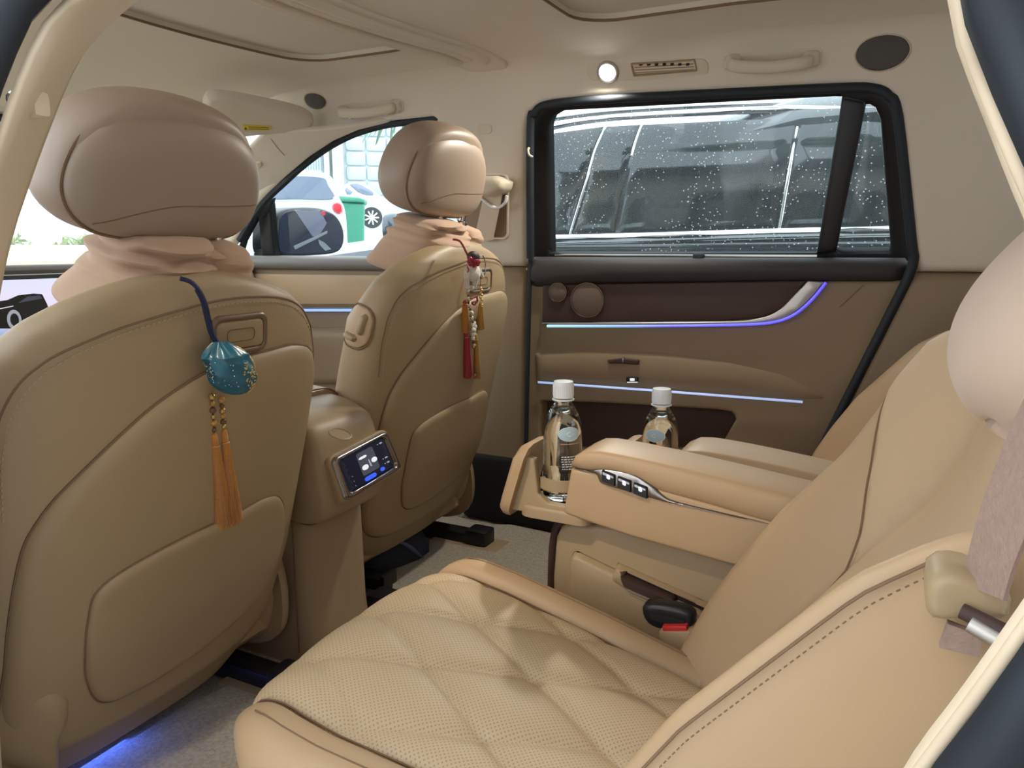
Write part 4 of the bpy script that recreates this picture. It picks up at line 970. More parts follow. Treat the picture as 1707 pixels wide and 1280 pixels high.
# side panel of the near seat under the armrest, with its pocket
fY = lambda a, b, h: np.array((a, 1.0-h, b))
pan = [(-.425, .05), (-.43, .30), (-.425, .372), (-.408, .392), (-.30, .40), (.0, .37), (.0, .05)]
sp2 = pad('side_panel', pan, fY, 'tan_plastic', rs, h=.008, r=.012, back=.05, step=.03)
tube('panel_edge', [fY(a, b, .002) for a, b in ((-.432, .06), (-.434, .30), (-.428, .374), (-.412, .394))], .006, 'dark_brown', sp2, n=8, sm=5)
pad('pocket_front', [(-.395, .05), (-.400, .338), (-.392, .352), (-.34, .337), (-.25, .313), (-.18, .298), (-.05, .282), (-.05, .05)], fY, 'tan_plastic', sp2, h=.022, r=.007, back=-.008, step=.03)
for pts in ([(-.318, .335), (-.235, .315), (-.236, .300), (-.31, .318)],):
    pad('pocket_slot', pts, fY, 'dark_brown', sp2, h=.0315, r=.003, back=-.01, step=.02)
pad('slot_frame', [(-.325, .345), (-.165, .305), (-.165, .277), (-.30, .306), (-.332, .322)], fY, 'tan_plastic', sp2, h=.024, r=.004, back=-.008, step=.02, holes=[[(-.312, .337), (-.190, .306), (-.190, .292), (-.305, .317)]])
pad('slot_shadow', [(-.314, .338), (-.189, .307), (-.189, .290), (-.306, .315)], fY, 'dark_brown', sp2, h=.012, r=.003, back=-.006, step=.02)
# belt buckle
bx_ = onY(1137, 1062, .945)
rotb = Matrix.Rotation(math.radians(-14), 4, 'Y')
bu = box('belt_buckle', tuple(bx_+np.array((.008, -.010, -.030))), (.050, .026, .100), 'tan_plastic', rs, .006, rotb)
box('release_button', tuple(bx_+np.array((-.006, -.012, .020))), (.034, .016, .008), 'red_plastic', bu, .002, rotb)
tg = onY(1115, 1030, .945)
pad('tongue', [tuple(p) for p in catmull([(-.033, -.006), (-.036, .012), (-.020, .020), (.02, .022), (.034, .016), (.034, -.002), (.02, -.014), (-.018, -.016)], 5, True)], lambda a, b, h: tg+np.array((a, -h-.0, b)), 'black_plastic', bu, h=.010, r=.007, back=.010, step=.01)
box('tongue_slot', tuple(tg+np.array((0, -.0105, .002))), (.048, .003, .010), 'black_soft', bu, .001)
box('tongue_plate', tuple(tg+np.array((.004, 0, -.02))), (.022, .003, .03), 'chrome', bu, .001, rotb)

# near rear seat belt, guide and buckle stalk at the seat edge
sb = thing('rear_seat_belt', 'pinkish brown seat belt webbing over the near seat back', 'seat belt', tuple(onY(1650, 980, .44)))
wA = [onY(*p, .445) for p in ((1609, 975), (1612, 930), (1640, 830), (1690, 700), (1760, 560))]; wB = [onY(*p, .405) for p in ((1672, 1000), (1690, 940), (1735, 830), (1790, 700), (1850, 560))]
V = []
for a, b in zip(catmull(wA, 5), catmull(wB, 5)):
    n_ = np.array((-.6, -.4, .3)); V += [a, b, b-n_*.003, a-n_*.003]
loft('webbing', [V[i:i+4] for i in range(0, len(V), 4)], 'webbing', sb)
gd = [onY(*p, .44) for p in ((1546, 958), (1600, 948), (1680, 985), (1672, 1030), (1600, 1022), (1565, 1030), (1545, 1018))]
g0 = gd[0]
gi = np.array((.94, .34, 0)); 
pad('belt_guide', [tuple(p) for p in catmull([((q-g0)@np.array((1, 0, 0)), (q-g0)[2]) for q in gd], 4, True)], lambda a, b, h: g0+np.array((a, -h, b)), 'tan_plastic', sb, h=.010, r=.006, back=.03, step=.01)
c = onY(1603, 1018, .428); tube('guide_roller', [c, c+np.array((.03, -.012, -.006))], .0042, 'dark_brown', sb, n=12)
tube('roller_sleeve', [c+np.array((.004, -.004, -.004)), c+np.array((.03, -.014, -.012))], .005, 'aluminium', sb, n=12)
st_ = [onY(*p, .435) for p in ((1580, 1040), (1640, 1062), (1632, 1096), (1566, 1080))]
mesh('webbing_end', [q+np.array((0, k, 0)) for k in (0, .006) for q in st_], [(0, 1, 2, 3), (7, 6, 5, 4), (0, 4, 5, 1), (1, 5, 6, 2), (2, 6, 7, 3), (3, 7, 4, 0)], 'webbing', sb, False)
# ================================================================== CENTRE CONSOLE
co = thing('centre_console', 'tan centre console between the front seats with rear touch screen', 'console', (-1.0, 1.05, .03))
# lower column
lowc = resample(rrect(-1.55, -.885, .965, 1.135, .035), .02)
loft('column', [[(x if x < -1 else x-k, y, z) for x, y in lowc] for z, k in ((.03, -.01), (.12, .0), (.30, .004), (.36, .0), (.40, -.02))], 'tan_plastic', co)
tube('column_seam', [(-1.1, .963, .318), (-.93, .9625, .318), (-.89, .972, .312), (-.882, 1.0, .320), (-.882, 1.10, .342)], .0018, 'seam', co, n=6, sm=4)
tube('column_seam', [(-.925, .9625, .06), (-.925, .9625, .316)], .0014, 'seam', co, n=6)
# upper housing
prof = [(-1.60, .40), (-1.60, .50), (-1.2, .515), (-.98, .522), (-.90, .518), (-.852, .500), (-.83, .478), (-.815, .40), (-.808, .355), (-.83, .325), (-.88, .315), (-.95, .34), (-1.1, .36)]
pc = resample(catmull(prof, 5, True), .015)
rings = []
cx_, cz_ = -1.15, .43
for y, k in ((.950, .90), (.955, .955), (.965, .988), (.98, 1), (1.05, 1.004), (1.09, 1), (1.112, .988), (1.122, .955), (1.126, .90)):
    rings.append([(x-.026-(1-k)*.10 if x > -1.0 else x, y, cz_+(z-cz_)*k) for x, z in pc])
loft('housing', rings, 'tan_plastic', co)
# armrest lid in front of the housing
ld = [(-1.42, .44), (-1.42, .505), (-1.38, .527), (-1.1, .533), (-.975, .530), (-.965, .515), (-.97, .44)]
lr = resample(catmull(ld, 4, True), .015)
loft('armrest_lid', [[(x, y, .44+(z-.44)*k) for x, z in lr] for y, k in ((.955, .75), (.962, .93), (.98, 1), (1.12, 1), (1.14, .93), (1.148, .75))], 'leather', co)
tube('lid_seam', [(-.955, .957, .505), (-.962, .98, .528), (-.962, 1.05, .532), (-.962, 1.12, .528), (-.955, 1.147, .505)], .0016, 'seam', co, n=6, sm=4)
# rear screen
q = [onX(545, 766, -.845), onX(638, 717.5, -.845), onX(665, 781, -.824), onX(570.5, 838, -.824)]
def bil(a, b, h):
    p = (q[0]*(1-a)+q[1]*a)*(1-b)+(q[3]*(1-a)+q[2]*a)*b
    n = np.cross(q[1]-q[0], q[3]-q[0]); n /= np.linalg.norm(n); n = n if n[0] > 0 else -n
    return p+n*h
def rr2(a0, a1, b0, b1, r): return [(x, y) for x, y in rrect(a0, a1, b0, b1, r)]
rs_ = co
pad('screen_surround', rr2(-.03, 1.03, -.05, 1.05, .12), bil, 'tan_plastic', rs_, h=.006, r=.03, back=.03, step=.08, bstep=.04)
pad('bezel', rr2(0, 1, 0, 1, .10), bil, 'dark_chrome', rs_, h=.013, r=.05, back=.01, step=.08, bstep=.03, holes=[rr2(.11, .885, .12, .85, .05)])
pad('chrome_edge', rr2(.08, .92, .865, .945, .03), bil, 'chrome', rs_, h=.015, r=.02, back=-.008, step=.08, bstep=.03)
scn_ = pad('touch_screen', rr2(.105, .89, .115, .855, .05), bil, 'screen_black', rs_, h=.010, r=.01, back=.004, step=.08, bstep=.03)
def ui(nm, a0, a1, b0, b1, r, m, h=.0105): return pad(nm, rr2(a0, a1, b0, b1, r), bil, m, scn_, h=h, r=.004, back=-.009, step=.1, bstep=.02)
ui('menu_card', .36, .66, .17, .70, .04, 'ui_panel')
ui('menu_bar', .38, .52, .27, .33, .02, 'ui_white', .0112)
ui('key_tile', .38, .49, .47, .59, .05, 'ui_white', .0112); ui('key_tile', .56, .66, .41, .53, .05, 'ui_white', .0112)
ui('menu_bar', .36, .56, .735, .835, .04, 'ui_blue', .0112); ui('menu_bar', .64, .72, .72, .81, .035, 'ui_blue', .0112)
pad('seat_icon', [(.515, .42), (.525, .38), (.535, .42), (.545, .58), (.53, .60), (.515, .56)], bil, 'ui_grey', scn_, h=.0112, r=.003, back=-.009, step=.1, bstep=.02)
for a, b in ((.14, .55), (.14, .66), (.14, .77)): ui('menu_icon', a, a+.03, b, b+.035, .008, 'ui_grey', .0112); ui('menu_text', a+.042, a+.085, b+.004, b+.032, .008, 'ui_grey', .0112)
for a, b in ((.77, .18), (.77, .54), (.77, .66)): ui('menu_icon', a-.03, a-.01, b, b+.05, .008, 'ui_white', .0112); ui('menu_text', a, a+.075, b+.01, b+.045, .01, 'ui_grey', .0112)
ui('menu_dot', .615, .628, .24, .265, .005, 'ui_white', .0112)
# touch spot on top of the housing
c = onZ(567, 724, .505)
tp = lathe('key_spot', [(.019, 0), (.019, .0015), (.017, .002), (.016, .0008), (0, .0008)], c+np.array((0, 0, .0)), 'tan_plastic', co, 28, (.35, 0, .94))

# ================================================================== BOTTLES
def bottle(c, hgt, rot, label, lab_text):
    t = thing('water_bottle', label, 'bottle', tuple(c), 'water bottles'); k = hgt/.188; R = .0292
    prof = [(.012, .004), (.020, .001), (.026, .001), (.0285, .006), (R, .014), (R, .050), (R-.0008, .052), (R, .055), (R, .112), (.0275, .124), (.0225, .138), (.0165, .149), (.0128, .155), (.0122, .160), (.0122, .164)]
    b = lathe('body', [(r, z*k) for r, z in prof], c, 'bottle_pet', t, 48)
    for i in range(18):     # ribs pressed into the foot
        a = 2*math.pi*i/18; cs, sn = math.cos(a), math.sin(a)
        tube('foot_rib', [c+np.array((R*1.0*cs, R*1.0*sn, z*k)) for z in (.018, .046)], .0012, 'bottle_pet', b, n=5)
    lathe('neck_ring', [(.0128, 0), (.0165, .001), (.0165, .0025), (.0128, .0035)], c+np.array((0, 0, .158*k)), 'white_plastic', t, 32)
    cap = lathe('cap', [(.0150, .163*k), (.0152, .164*k), (.0152, .184*k), (.0143, .1875*k), (.010, .188*k), (0, .188*k)], c, 'white_plastic', t, 40)
    for i in range(30):
        a = 2*math.pi*i/30; tube('cap_rib', [c+np.array((.0152*math.cos(a), .0152*math.sin(a), z*k)) for z in (.166, .182)], .0005, 'white_plastic', cap, n=4)
    def onb(a, z, h): 
        th = rot+a/R; rr = R if z < .112 else np.interp(z, [.112, .124, .138], [R, .0275, .0225]); return c+np.array(((rr+h)*math.cos(th), (rr+h)*math.sin(th), z*k))
    f = lambda a, z, h: onb(a, z, h)
    lb = pad('oval_label', circle(0, .112, .0165, .0105, 32), f, 'label_blue', t, h=.0006, r=.0005, back=-.0001, step=.004)
    tube('label_rim', [f(x, z, .0006) for x, z in circle(0, .112, .0165, .0105, 40)], .0004, 'label_white', lb, n=5, closed=True)
    # letters and small print as flat marks
    def bar(x0, x1, z0, z1, m, p, nm='print'): pad(nm, [(x0, z0), (x1, z0), (x1, z1), (x0, z1)], f, m, p, h=.0010, r=.0002, back=-.0005, step=.004, bstep=.003)
    for x0 in (-.0062, .0050): bar(x0, x0+.0014, .1088, .1152, 'label_white', lb, 'letter')
    arcp = [(-.0002+.0030*math.cos(q), .112+.0032*math.sin(q)) for q in np.linspace(.8, 5.5, 14)]
    tube('letter', [f(x, z, .0009) for x, z in arcp], .0006, 'label_white', lb, n=5)
    lp = pad('body_label', [(-.014, .052), (.019, .052), (.019, .097), (-.014, .097)], f, 'bottle_print', t, h=.0004, r=.0003, back=-.0001, step=.004)
    bar(-.014, .019, .0963, .0972, 'label_copper', lp, 'label_rule')
    rnd = random.Random(3)
    for r_ in range(6):
        z = .0765-r_*.0038; x = -.012+rnd.uniform(0, .002)
        while x < .015:
            wdt = rnd.uniform(.0016, .0052); bar(x, min(x+wdt, .017), z, z+.0013, 'label_white', lp); x += wdt+.0010
    lp2 = pad('black_label', [(-.048, .022), (-.034, .022), (-.034, .046), (-.048, .046)], f, 'label_black', t, h=.0006, r=.0003, back=-.0001, step=.004)
    for r_ in range(5): bar(-.046, -.036, .025+r_*.004, .0262+r_*.004, 'label_white', lp2)
    wv_ = lathe('water', [(.0, .008*k), (.020, .006*k), (.0266, .010*k), (R-.0022, .018*k), (R-.0022, .110*k), (.0255, .123*k), (.0205, .137*k), (.016, .145*k), (0, .1452*k)], c, 'water', t, 40)
    return t
clear('water', 1.33, (.97, .97, .93))
m, nt, b_ = nodes('bottle_print'); b_.inputs['Alpha'].default_value = .22; b_.inputs['Base Color'].default_value = (.05, .035, .03, 1); b_.inputs['Roughness'].default_value = .3
c1 = onY(920, 833, 1.017); c1[2] = .4185
b1 = onY(931, 638, 1.017)
bottle(np.array((-.424, 1.013, .4188)), .185, math.radians(-48), 'clear water bottle standing in the near pulled-out cup holder', 'ICI')
bottle(np.array((-.443+.125, 1.171, .3948)), .180, math.radians(-92), 'clear water bottle behind the near armrest, in the far cup holder', 'ICI')

# ================================================================== HANGING ORNAMENTS
def tassel(parent, top, length, r0, r1, material, lean=(0, 0, 0), seed=1, name='tassel'):
    top = np.array(top); rnd = random.Random(seed); ln = np.array(lean)
    t = tube(name, [top, top-np.array((0, 0, length*.02)), top-np.array((0, 0, length*.10))+ln*.1, top-np.array((0, 0, length*.16))+ln*.16, top-np.array((0, 0, length*.6))+ln*.6, top-np.array((0, 0, length*.97))+ln], [r0*.3, r0*.8, r0, r0*.9, (r0+r1)/2, r1], material, parent, n=14, sm=3)
    V = []; Fc = []
    for i in range(90):
        a = rnd.uniform(0, 6.28); q = rnd.uniform(.75, 1.03); k = len(V)
        for f_, rr in ((.12, r0*.95), (.6, (r0+r1)*.52), (1.0+rnd.uniform(-.03, .02), r1*q*1.05)):
            p = top-np.array((0, 0, length*f_))+ln*f_+np.array((math.cos(a), math.sin(a), 0))*rr
            e = np.array((-math.sin(a), math.cos(a), 0))*.0006; o_ = np.array((math.cos(a), math.sin(a), 0))*.0007
            V += [p-e, p+e, p+o_]
        for j in (0, 3):
            for x, y in ((0, 1), (1, 2), (2, 0)): Fc.append((k+j+x, k+j+y, k+j+3+y, k+j+3+x))
    s_ = mesh('threads', V, Fc, material, t, True, fix=False); s_['kind'] = 'stuff'
    tube('binding', [top-np.array((0, 0, length*.13))+ln*.13+np.array((r0*1.02*math.cos(a), r0*1.02*math.sin(a), 0)) for a in np.linspace(0, 6.28, 14, endpoint=False)], .0012, 'gold', t, n=5, closed=True)
    return t
sa = thing('hanging_sachet', 'teal satin sachet with two long orange tassels on the driver seat back', 'ornament', tuple(SD.rear(.04, .20, .02)))
def dv(x, y, off=.035): return onP(x, y, SD.P0+SD.n*off, SD.n)
loop = [dv(300, 464, .006), dv(318, 470, .012), dv(332, 484, .018), dv(342, 505, .022), dv(348, 530, .024), dv(355, 556, .028), dv(366, 576, .034)]
tube('cord', loop, .0028, 'cord_navy', sa, n=8, sm=5); tube('cord', [p+np.array((0, -.004, .001)) for p in loop[2:]], .0022, 'cord_navy', sa, n=8, sm=5)
# pouch: flat round bag gathered at the neck
cc = dv(384, 617, .048); rx = .034; rz = .034
rings = []
tl_ = math.radians(-38)
for i in range(29):
    q = -1+2*i/28; R = []
    w_ = max(.06, (1-abs(q)**2.4)**.5) if q < .45 else max(.16, (1-.45**2.4)**.5*(1-((q-.45)/.62))**.8+.10)
    for a in np.linspace(0, 2*math.pi, 40, endpoint=False):
        pl_ = 1+.16*max(0, q)**1.5*math.cos(9*a)+.05*math.sin(3*a+4*q)+.035*math.cos(5*a-6*q)
        x = rx*w_*math.cos(a)*pl_; y = .019*w_*math.sin(a)*pl_; z = rz*q*(1.0 if q < .45 else 1.12)
        x2 = x*math.cos(tl_)-z*math.sin(tl_)*-1*0+z*math.sin(-tl_)*-1; z2 = z*math.cos(tl_)-x*math.sin(tl_)*-1*0+x*math.sin(-tl_)*0
        R.append(cc+np.array((y*.85+x*.0, x+ -z*.42*0-z*.35, z))+np.array((y*.3, 0, 0)))
    rings.append(R)
po_ = loft('pouch', rings, 'teal_satin', sa)
rim = [cc+np.array((.004, rx*1.0*math.cos(a)-rz*math.sin(a)*.35, rz*math.sin(a))) for a in np.linspace(-1.3, 1.05, 24)]
tube('gold_trim', rim, [.0018, .0035, .004, .0035, .0018], 'gold', po_, n=8)
rnd = random.Random(21)
for k in range(110):
    if k < 62: i, j = rnd.randint(4, 18), rnd.choice((5, 6, 6, 7, 7, 8, 9))      # gold embroidery down the right edge
    elif k < 92: i, j = rnd.randint(9, 19), rnd.randint(17, 22)                        # silver patch upper left
    else: i, j = rnd.randint(3, 20), rnd.randint(9, 20)
    f1, f2 = rnd.random(), rnd.random(); p = (rings[i][j]*(1-f1)+rings[i][j+1]*f1)*(1-f2)+(rings[i+1][j]*(1-f1)+rings[i+1][j+1]*f1)*f2; ball('sequin', p, rnd.uniform(.0006, .0015) if k < 62 else rnd.uniform(.0004, .0008), 'gold' if k < 62 else 'label_white', po_, 6)
for xk, y0, y1, x1, y2, sd in ((353, 660, 722, 358, 876, 2), (369, 666, 716, 374, 868, 3)):
    a = dv(xk, y0-4, .030); b = dv(xk+4, y1, .030); tube('bead_string', [a, b], .0008, 'cord_navy', sa, n=5)
    for i in range(6): 
        p = a+(b-a)*(.08+i*.165); ball('bead', p, (.0035, .0035, .0038) if i % 2 else (.0048, .0048, .0045), ('amber_bead', 'brown_bead', 'gold_bead')[(i+sd) % 3], sa, 10)
    e = dv(x1+12, y2, .030); tassel(sa, b, b[2]-e[2], .0052, .0165, 'tassel_orange', (e-b)*np.array((1, 1, 0))+np.array((0, .0, 0)), sd)

ch_ = thing('hanging_charm', 'red and white figure charm with beads and tassels on the passenger seat back', 'ornament', tuple(SP.rear(.05, .16, .02)))
def pv(x, y, off=.04): return onP(x, y, SP.P0+SP.n*off, SP.n)
tube('cord', [pv(755, 399, .0), pv(765, 401, .012), pv(771, 408, .02), pv(777, 420, .03), pv(781, 428, .035)], .0022, 'cord_red', ch_, n=8, sm=5)
ball('cap', pv(789, 428), (.012, .016, .012), 'charm_dark', ch_, 16); ball('red_ruff', pv(790, 435, .044), (.010, .013, .010), 'charm_red', ch_, 18)
for i in range(8): ball('red_petal', pv(790+8*math.cos(i*.785), 436+6*math.sin(i*.785), .046), (.004, .006, .005), 'charm_red', ch_, 10)
bd = thing_b = ball('figure_body', pv(789, 455), (.012, .023, .018), 'plush_white', ch_, 20)
tube('figure_leg', [pv(778, 450), pv(778, 464), pv(779, 480)], [.006, .0055, .005], 'plush_white', ch_, n=10, sm=3)
tube('figure_leg', [pv(795, 460), pv(792, 470), pv(790, 481)], [.006, .0055, .0045], 'plush_white', ch_, n=10, sm=3)
tube('figure_arm', [pv(797, 445), pv(801, 456), pv(805, 462)], [.005, .0045, .0035], 'plush_white', ch_, n=10, sm=3)
tube('red_mark', [pv(779, 444, .055), pv(781, 450, .057), pv(779, 454, .056)], .0014, 'charm_red', ch_, n=6, sm=3)
ring_c = pv(803, 445, .02); tube('metal_ring', [ring_c+np.array((.0, .017*math.cos(a), .024*math.sin(a))) for a in np.linspace(0, 6.28, 24, endpoint=False)], .0013, 'dark_chrome', ch_, n=6, closed=True)
st1 = [pv(780, 484), pv(781, 500), pv(784, 520), pv(788, 540), pv(789, 560), pv(790, 590)]
tube('bead_string', st1, .0007, 'cord_red', ch_, n=5, sm=4)
pts = resample(catmull(st1, 6), .006, False)
for i, p in enumerate(pts[:-3]):
    ball('bead', p+np.array((.001*(-1)**i, 0, 0)), .0042 if i % 3 == 0 else .003, ('pearl', 'gold_bead', 'brown_bead')[i % 3], ch_, 8)
for p, r_ in ((pv(786, 522), .0052), (pv(788, 556), .007), (pv(788, 563), .005), (pv(786, 480), .006)): ball('pearl_bead', p, r_, 'pearl', ch_, 12)
fl_ = pv(789, 545)
for i in range(5): ball('flower_petal', fl_+np.array((.002, .006*math.cos(i*1.257), .0075*math.sin(i*1.257))), (.003, .0055, .0055), 'pearl', ch_, 10)
tube('red_knot', [pv(785, 498, .045), pv(794, 494, .047), pv(795, 502, .045), pv(787, 504, .047), pv(791, 508, .045), pv(797, 500, .046)], .0020, 'charm_red', ch_, n=6, sm=4)
tube('red_knot', [pv(772, 505, .042), pv(775, 501, .044), pv(777, 506, .043), pv(774, 508, .044)], .0016, 'charm_red', ch_, n=6, sm=4)
tube('bead_string', [pv(801, 462), pv(801, 484)], .0007, 'cord_red', ch_, n=5)
for i in range(8): ball('gold_bead', pv(801+(i % 2)*2, 480+i*4), .0034, 'gold', ch_, 8)
def tas(x, y0, y1, m, r0, r1, sd, off=.035, x1=None):
    a, b = pv(x, y0, off), pv(x1 or x, y1, off); tassel(ch_, a, a[2]-b[2], r0, r1, m, (b-a)*np.array((1, 1, 0)), sd)
tas(775, 500, 553, 'tassel_orange', .0045, .010, 4, .03); tas(801, 505, 548, 'tassel_gold', .0045, .009, 5)
tas(778, 552, 628, 'tassel_red', .005, .012, 6, .035, 779); tas(793, 556, 630, 'tassel_gold', .004, .008, 7, .04, 796)
tube('bead_string', [pv(790, 590), pv(790, 626)], .0009, 'cord_red', ch_, n=5)
for x, y in ((787, 628), (791, 625), (795, 627)): ball('gold_bead', pv(x, y), .0036, 'gold', ch_, 8)

# ================================================================== FLOOR THINGS
bg_ = thing('soft_bag', 'dark navy soft bag lying under the front passenger seat', 'bag', (-1.14, 1.36, .04))
# two stepped flaps of a half open bag
pb = lambda x, y, Z: onZ(x, y, Z)
o1 = [pb(622, 905, .05), pb(660, 935, .04), pb(700, 905, .05), pb(712, 880, .06)]
bx0 = onX(655, 895, -1.03); 
sec = [(-.09, 0), (-.095, .05), (-.06, .105), (0, .12), (.05, .10), (.085, .05), (.09, 0)]
rings = []
for y, k in ((-.10, .55), (-.085, .85), (-.04, 1), (.04, .95), (.09, .7), (.105, .4)):
    rings.append([(bx0[0]-.05+x*k+y*.35, bx0[1]+y, .035+z*k) for x, z in catmull(sec, 4)])
loft('bag_body', rings, 'navy_bag', bg_)
tube('bag_mouth', [(bx0[0]-.05+.05*math.cos(a)+.02, bx0[1]-.03+.045*math.sin(a), .150+.012*math.cos(a)) for a in np.linspace(0, 6.28, 20, endpoint=False)], .006, 'navy_bag_glow', bg_, n=8, closed=True)  # rim coloured as if lit blue from the footwell
tube('bag_strap', [(bx0[0]-.01, bx0[1]-.09, .10), (bx0[0]+.03, bx0[1]-.07, .13), (bx0[0]+.045, bx0[1]-.01, .10), (bx0[0]+.045, bx0[1]+.05, .045)], .009, 'navy_bag_glow', bg_, n=8, sm=5, flat=.35)
# black rail end between the rear seats
rb = thing('floor_bracket', 'black plastic floor bracket beside the console foot', 'bracket', tuple(onZ(632, 985, .04)))
c = onZ(630, 985, .04); box('bracket_body', (c[0]-.01, c[1], .055), (.07, .05, .05), 'black_plastic', rb, .006); box('bracket_lip', (c[0]+.03, c[1], .075), (.012, .05, .03), 'black_plastic', rb, .003)
c = onZ(918, 940, .035); fb_ = pad('floor_hatch', [(-.03, -.03), (.03, -.02), (.02, .03), (-.03, .02)], lambda a, b, h: np.array((c[0]+a, c[1]+b, .032+h)), 'black_soft', h=.006, r=.005, back=.002, step=.02)
tag(fb_, 'small dark floor rail cover at the carpet edge', 'cover')
# thick floor mats
for nm, poly, lab in (('floor_mat', [(-.98, .42), (-.72, .42), (-.62, .50), (-.62, .88), (-.72, .92), (-.98, .90)], 'pale pile floor mat in front of the near rear seat'), ('floor_mat', [(-.98, 1.22), (-.62, 1.20), (-.55, 1.28), (-.56, 1.68), (-.66, 1.74), (-.98, 1.72)], 'pale pile floor mat in front of the far rear seat')):
    o = pad(nm, [tuple(p) for p in catmull(poly, 3, True)], lambda a, b, h: np.array((a, b, .031+h)), 'carpet', h=.014, r=.012, back=.001, step=.03); tag(o, lab, 'floor mat', 'floor mats')
# blue footwell light under the driver seat
fl2 = thing('footwell_lamp', 'blue footwell lamp under the driver seat', 'lamp', (-.965, .62, .085))
box('lamp_lens', (-1.03, .62, .094), (.012, .05, .008), 'glow_blue', fl2, .002)
lamp('footwell_light', 'AREA', (-1.01, .62, .072), .15, (.06, .14, 1), .12, (-.86, .62, 0))
# ================================================================== OUTSIDE
gr = pad('floor_outside', [(-30, -14), (14, -14), (14, 26), (-30, 26)], lambda a, b, h: np.array((a, b, -.45+h)), 'asphalt', h=0, r=.1, back=.1, step=4)
gr.name = 'ground'; tag(gr, 'pale asphalt ground outside the car', 'ground', kind='structure')
# black SUV parked alongside
nb = thing('parked_suv', 'black SUV parked alongside, seen through the rear window', 'car', (-.8, 3.3, -.45))
NY = 2.62
def ny(z): return NY if z < .82 else NY+.06*(z-.82)+(3.0*(z-1.10)**2 if z > 1.10 else 0)
def nf(a, b, h): return np.array((a, ny(b)-h, b))
def npx(p):
    Y = NY
    for _ in range(6): q_ = onY(*p, Y); Y = ny(q_[2])
    return (q_[0], q_[2])
bodyp = [(-1.9, -.2), (-2.0, .2), (-2.0, .62), (-1.75, .79), (-1.5, .82), (1.6, .835), (1.75, .5), (1.7, -.2)]
pad('body_side', bodyp, nf, 'black_paint', nb, h=.02, r=.06, back=.05, step=.1)
green = [npx(p) for p in ((905, 395), (905, 212), (960, 195), (1050, 184), (1200, 174), (1405, 168))]
gh_ = [(-1.35, .82), (-.98, 1.08), (-.72, 1.155), (-.3, 1.205), (.3, 1.22), (1.0, 1.20), (1.5, 1.10), (1.65, .83)]
pad('side_glass_surround', gh_, nf, 'black_paint', nb, h=.004, r=.02, back=.03, step=.06)
wins = {'door_glass': [(1072, 208), (1330, 196), (1296, 384), (1030, 391)], 'front_glass': [(925, 222), (1008, 211), (952, 392), (925, 393)], 'rear_glass': [(1338, 196), (1500, 205), (1500, 380), (1304, 384)]}
for nm, l in wins.items(): pad(nm, [npx(p) for p in l], nf, 'tinted_glass', nb, h=.010, r=.004, back=-.003, step=.05)
pad('pillar_panel', [npx(p) for p in [(1012, 211), (1068, 208), (1026, 391), (956, 392)]], nf, 'tinted_glass', nb, h=.008, r=.003, back=-.003, step=.05)
def nstrip(nm, l, r_, m, off=.012): return tube(nm, [nf(*npx(p), off) for p in l], r_, m, nb, n=8, sm=4)
nstrip('chrome_sill', [(880, 399), (1100, 394), (1300, 388), (1520, 384)], .018, 'chrome')
nstrip('chrome_sill', [(880, 406), (1100, 401), (1300, 395), (1520, 391)], .008, 'chrome')
nstrip('chrome_roof_trim', [(870, 228), (920, 213), (980, 202), (1050, 195), (1200, 187), (1330, 183), (1500, 186)], .012, 'chrome')
nstrip('pillar_trim', [(1010, 212), (980, 300), (952, 391)], .004, 'chrome', .012)
nstrip('pillar_trim', [(1334, 192), (1316, 290), (1300, 384)], .006, 'chrome', .014)
# roof, hood and far half
roofs = []
for x, k in ((-1.0, .55), (-.7, .85), (-.3, 1), (.4, 1.03), (1.1, 1), (1.55, .8)):
    zt = .82+(1.30-.82)*k; y0 = ny(min(1.15, zt)); roofs.append([(x, y0+.0, zt-.10), (x, y0+.06, zt-.03), (x, y0+.25, zt+.015), (x, 3.45, zt+.03), (x, 4.1, zt), (x, 4.3, zt-.15), (x, 4.3, .8), (x, y0+.1, .8)])
loft('roof', roofs, 'black_paint', nb)
nstrip('roof_rail', [(905, 190), (1000, 178), (1200, 166), (1420, 160)], .014, 'chrome', -.10)
hood = []
for x, z in ((-2.95, .56), (-2.85, .70), (-2.5, .79), (-2.0, .845), (-1.6, .87), (-1.3, .88)):
    hood.append([(x, NY+.02, z-.5), (x, NY+.02, z-.06), (x, NY+.10, z-.01), (x, 3.4, z+.02), (x, 4.2, z-.02), (x, 4.25, z-.5)])
loft('hood', hood, 'blue_black_paint', nb)
mesh('windscreen', [(-1.42, NY+.12, .81), (-1.42, 4.1, .81), (-.85, 3.95, 1.20), (-.85, NY+.28, 1.20)], [(0, 1, 2, 3)], 'tinted_glass', nb, False, fix=False)
mr = nb; pad('mirror_housing', [tuple(p) for p in catmull([(-.07, -.05), (-.07, .04), (.0, .06), (.07, .04), (.07, -.04), (0, -.06)], 4, True)], lambda a, b, h: np.array((-1.80+h*.5, NY-.06+a, .875+b)), 'blue_black_paint', nb, h=.05, r=.05, back=.05, step=.03)
for x in (-2.25, 1.0):
    w_ = lathe('wheel', [(.20, -.10), (.34, -.09), (.36, 0), (.34, .09), (.20, .10)], (x, NY+.08, -.10), 'tyre', nb, 32, (0, 1, 0)); lathe('rim', [(.20, -.06), (.22, -.02), (.06, -.05), (0, -.05)], (x, NY+.02, -.10), 'aluminium', w_, 28, (0, -1, 0))

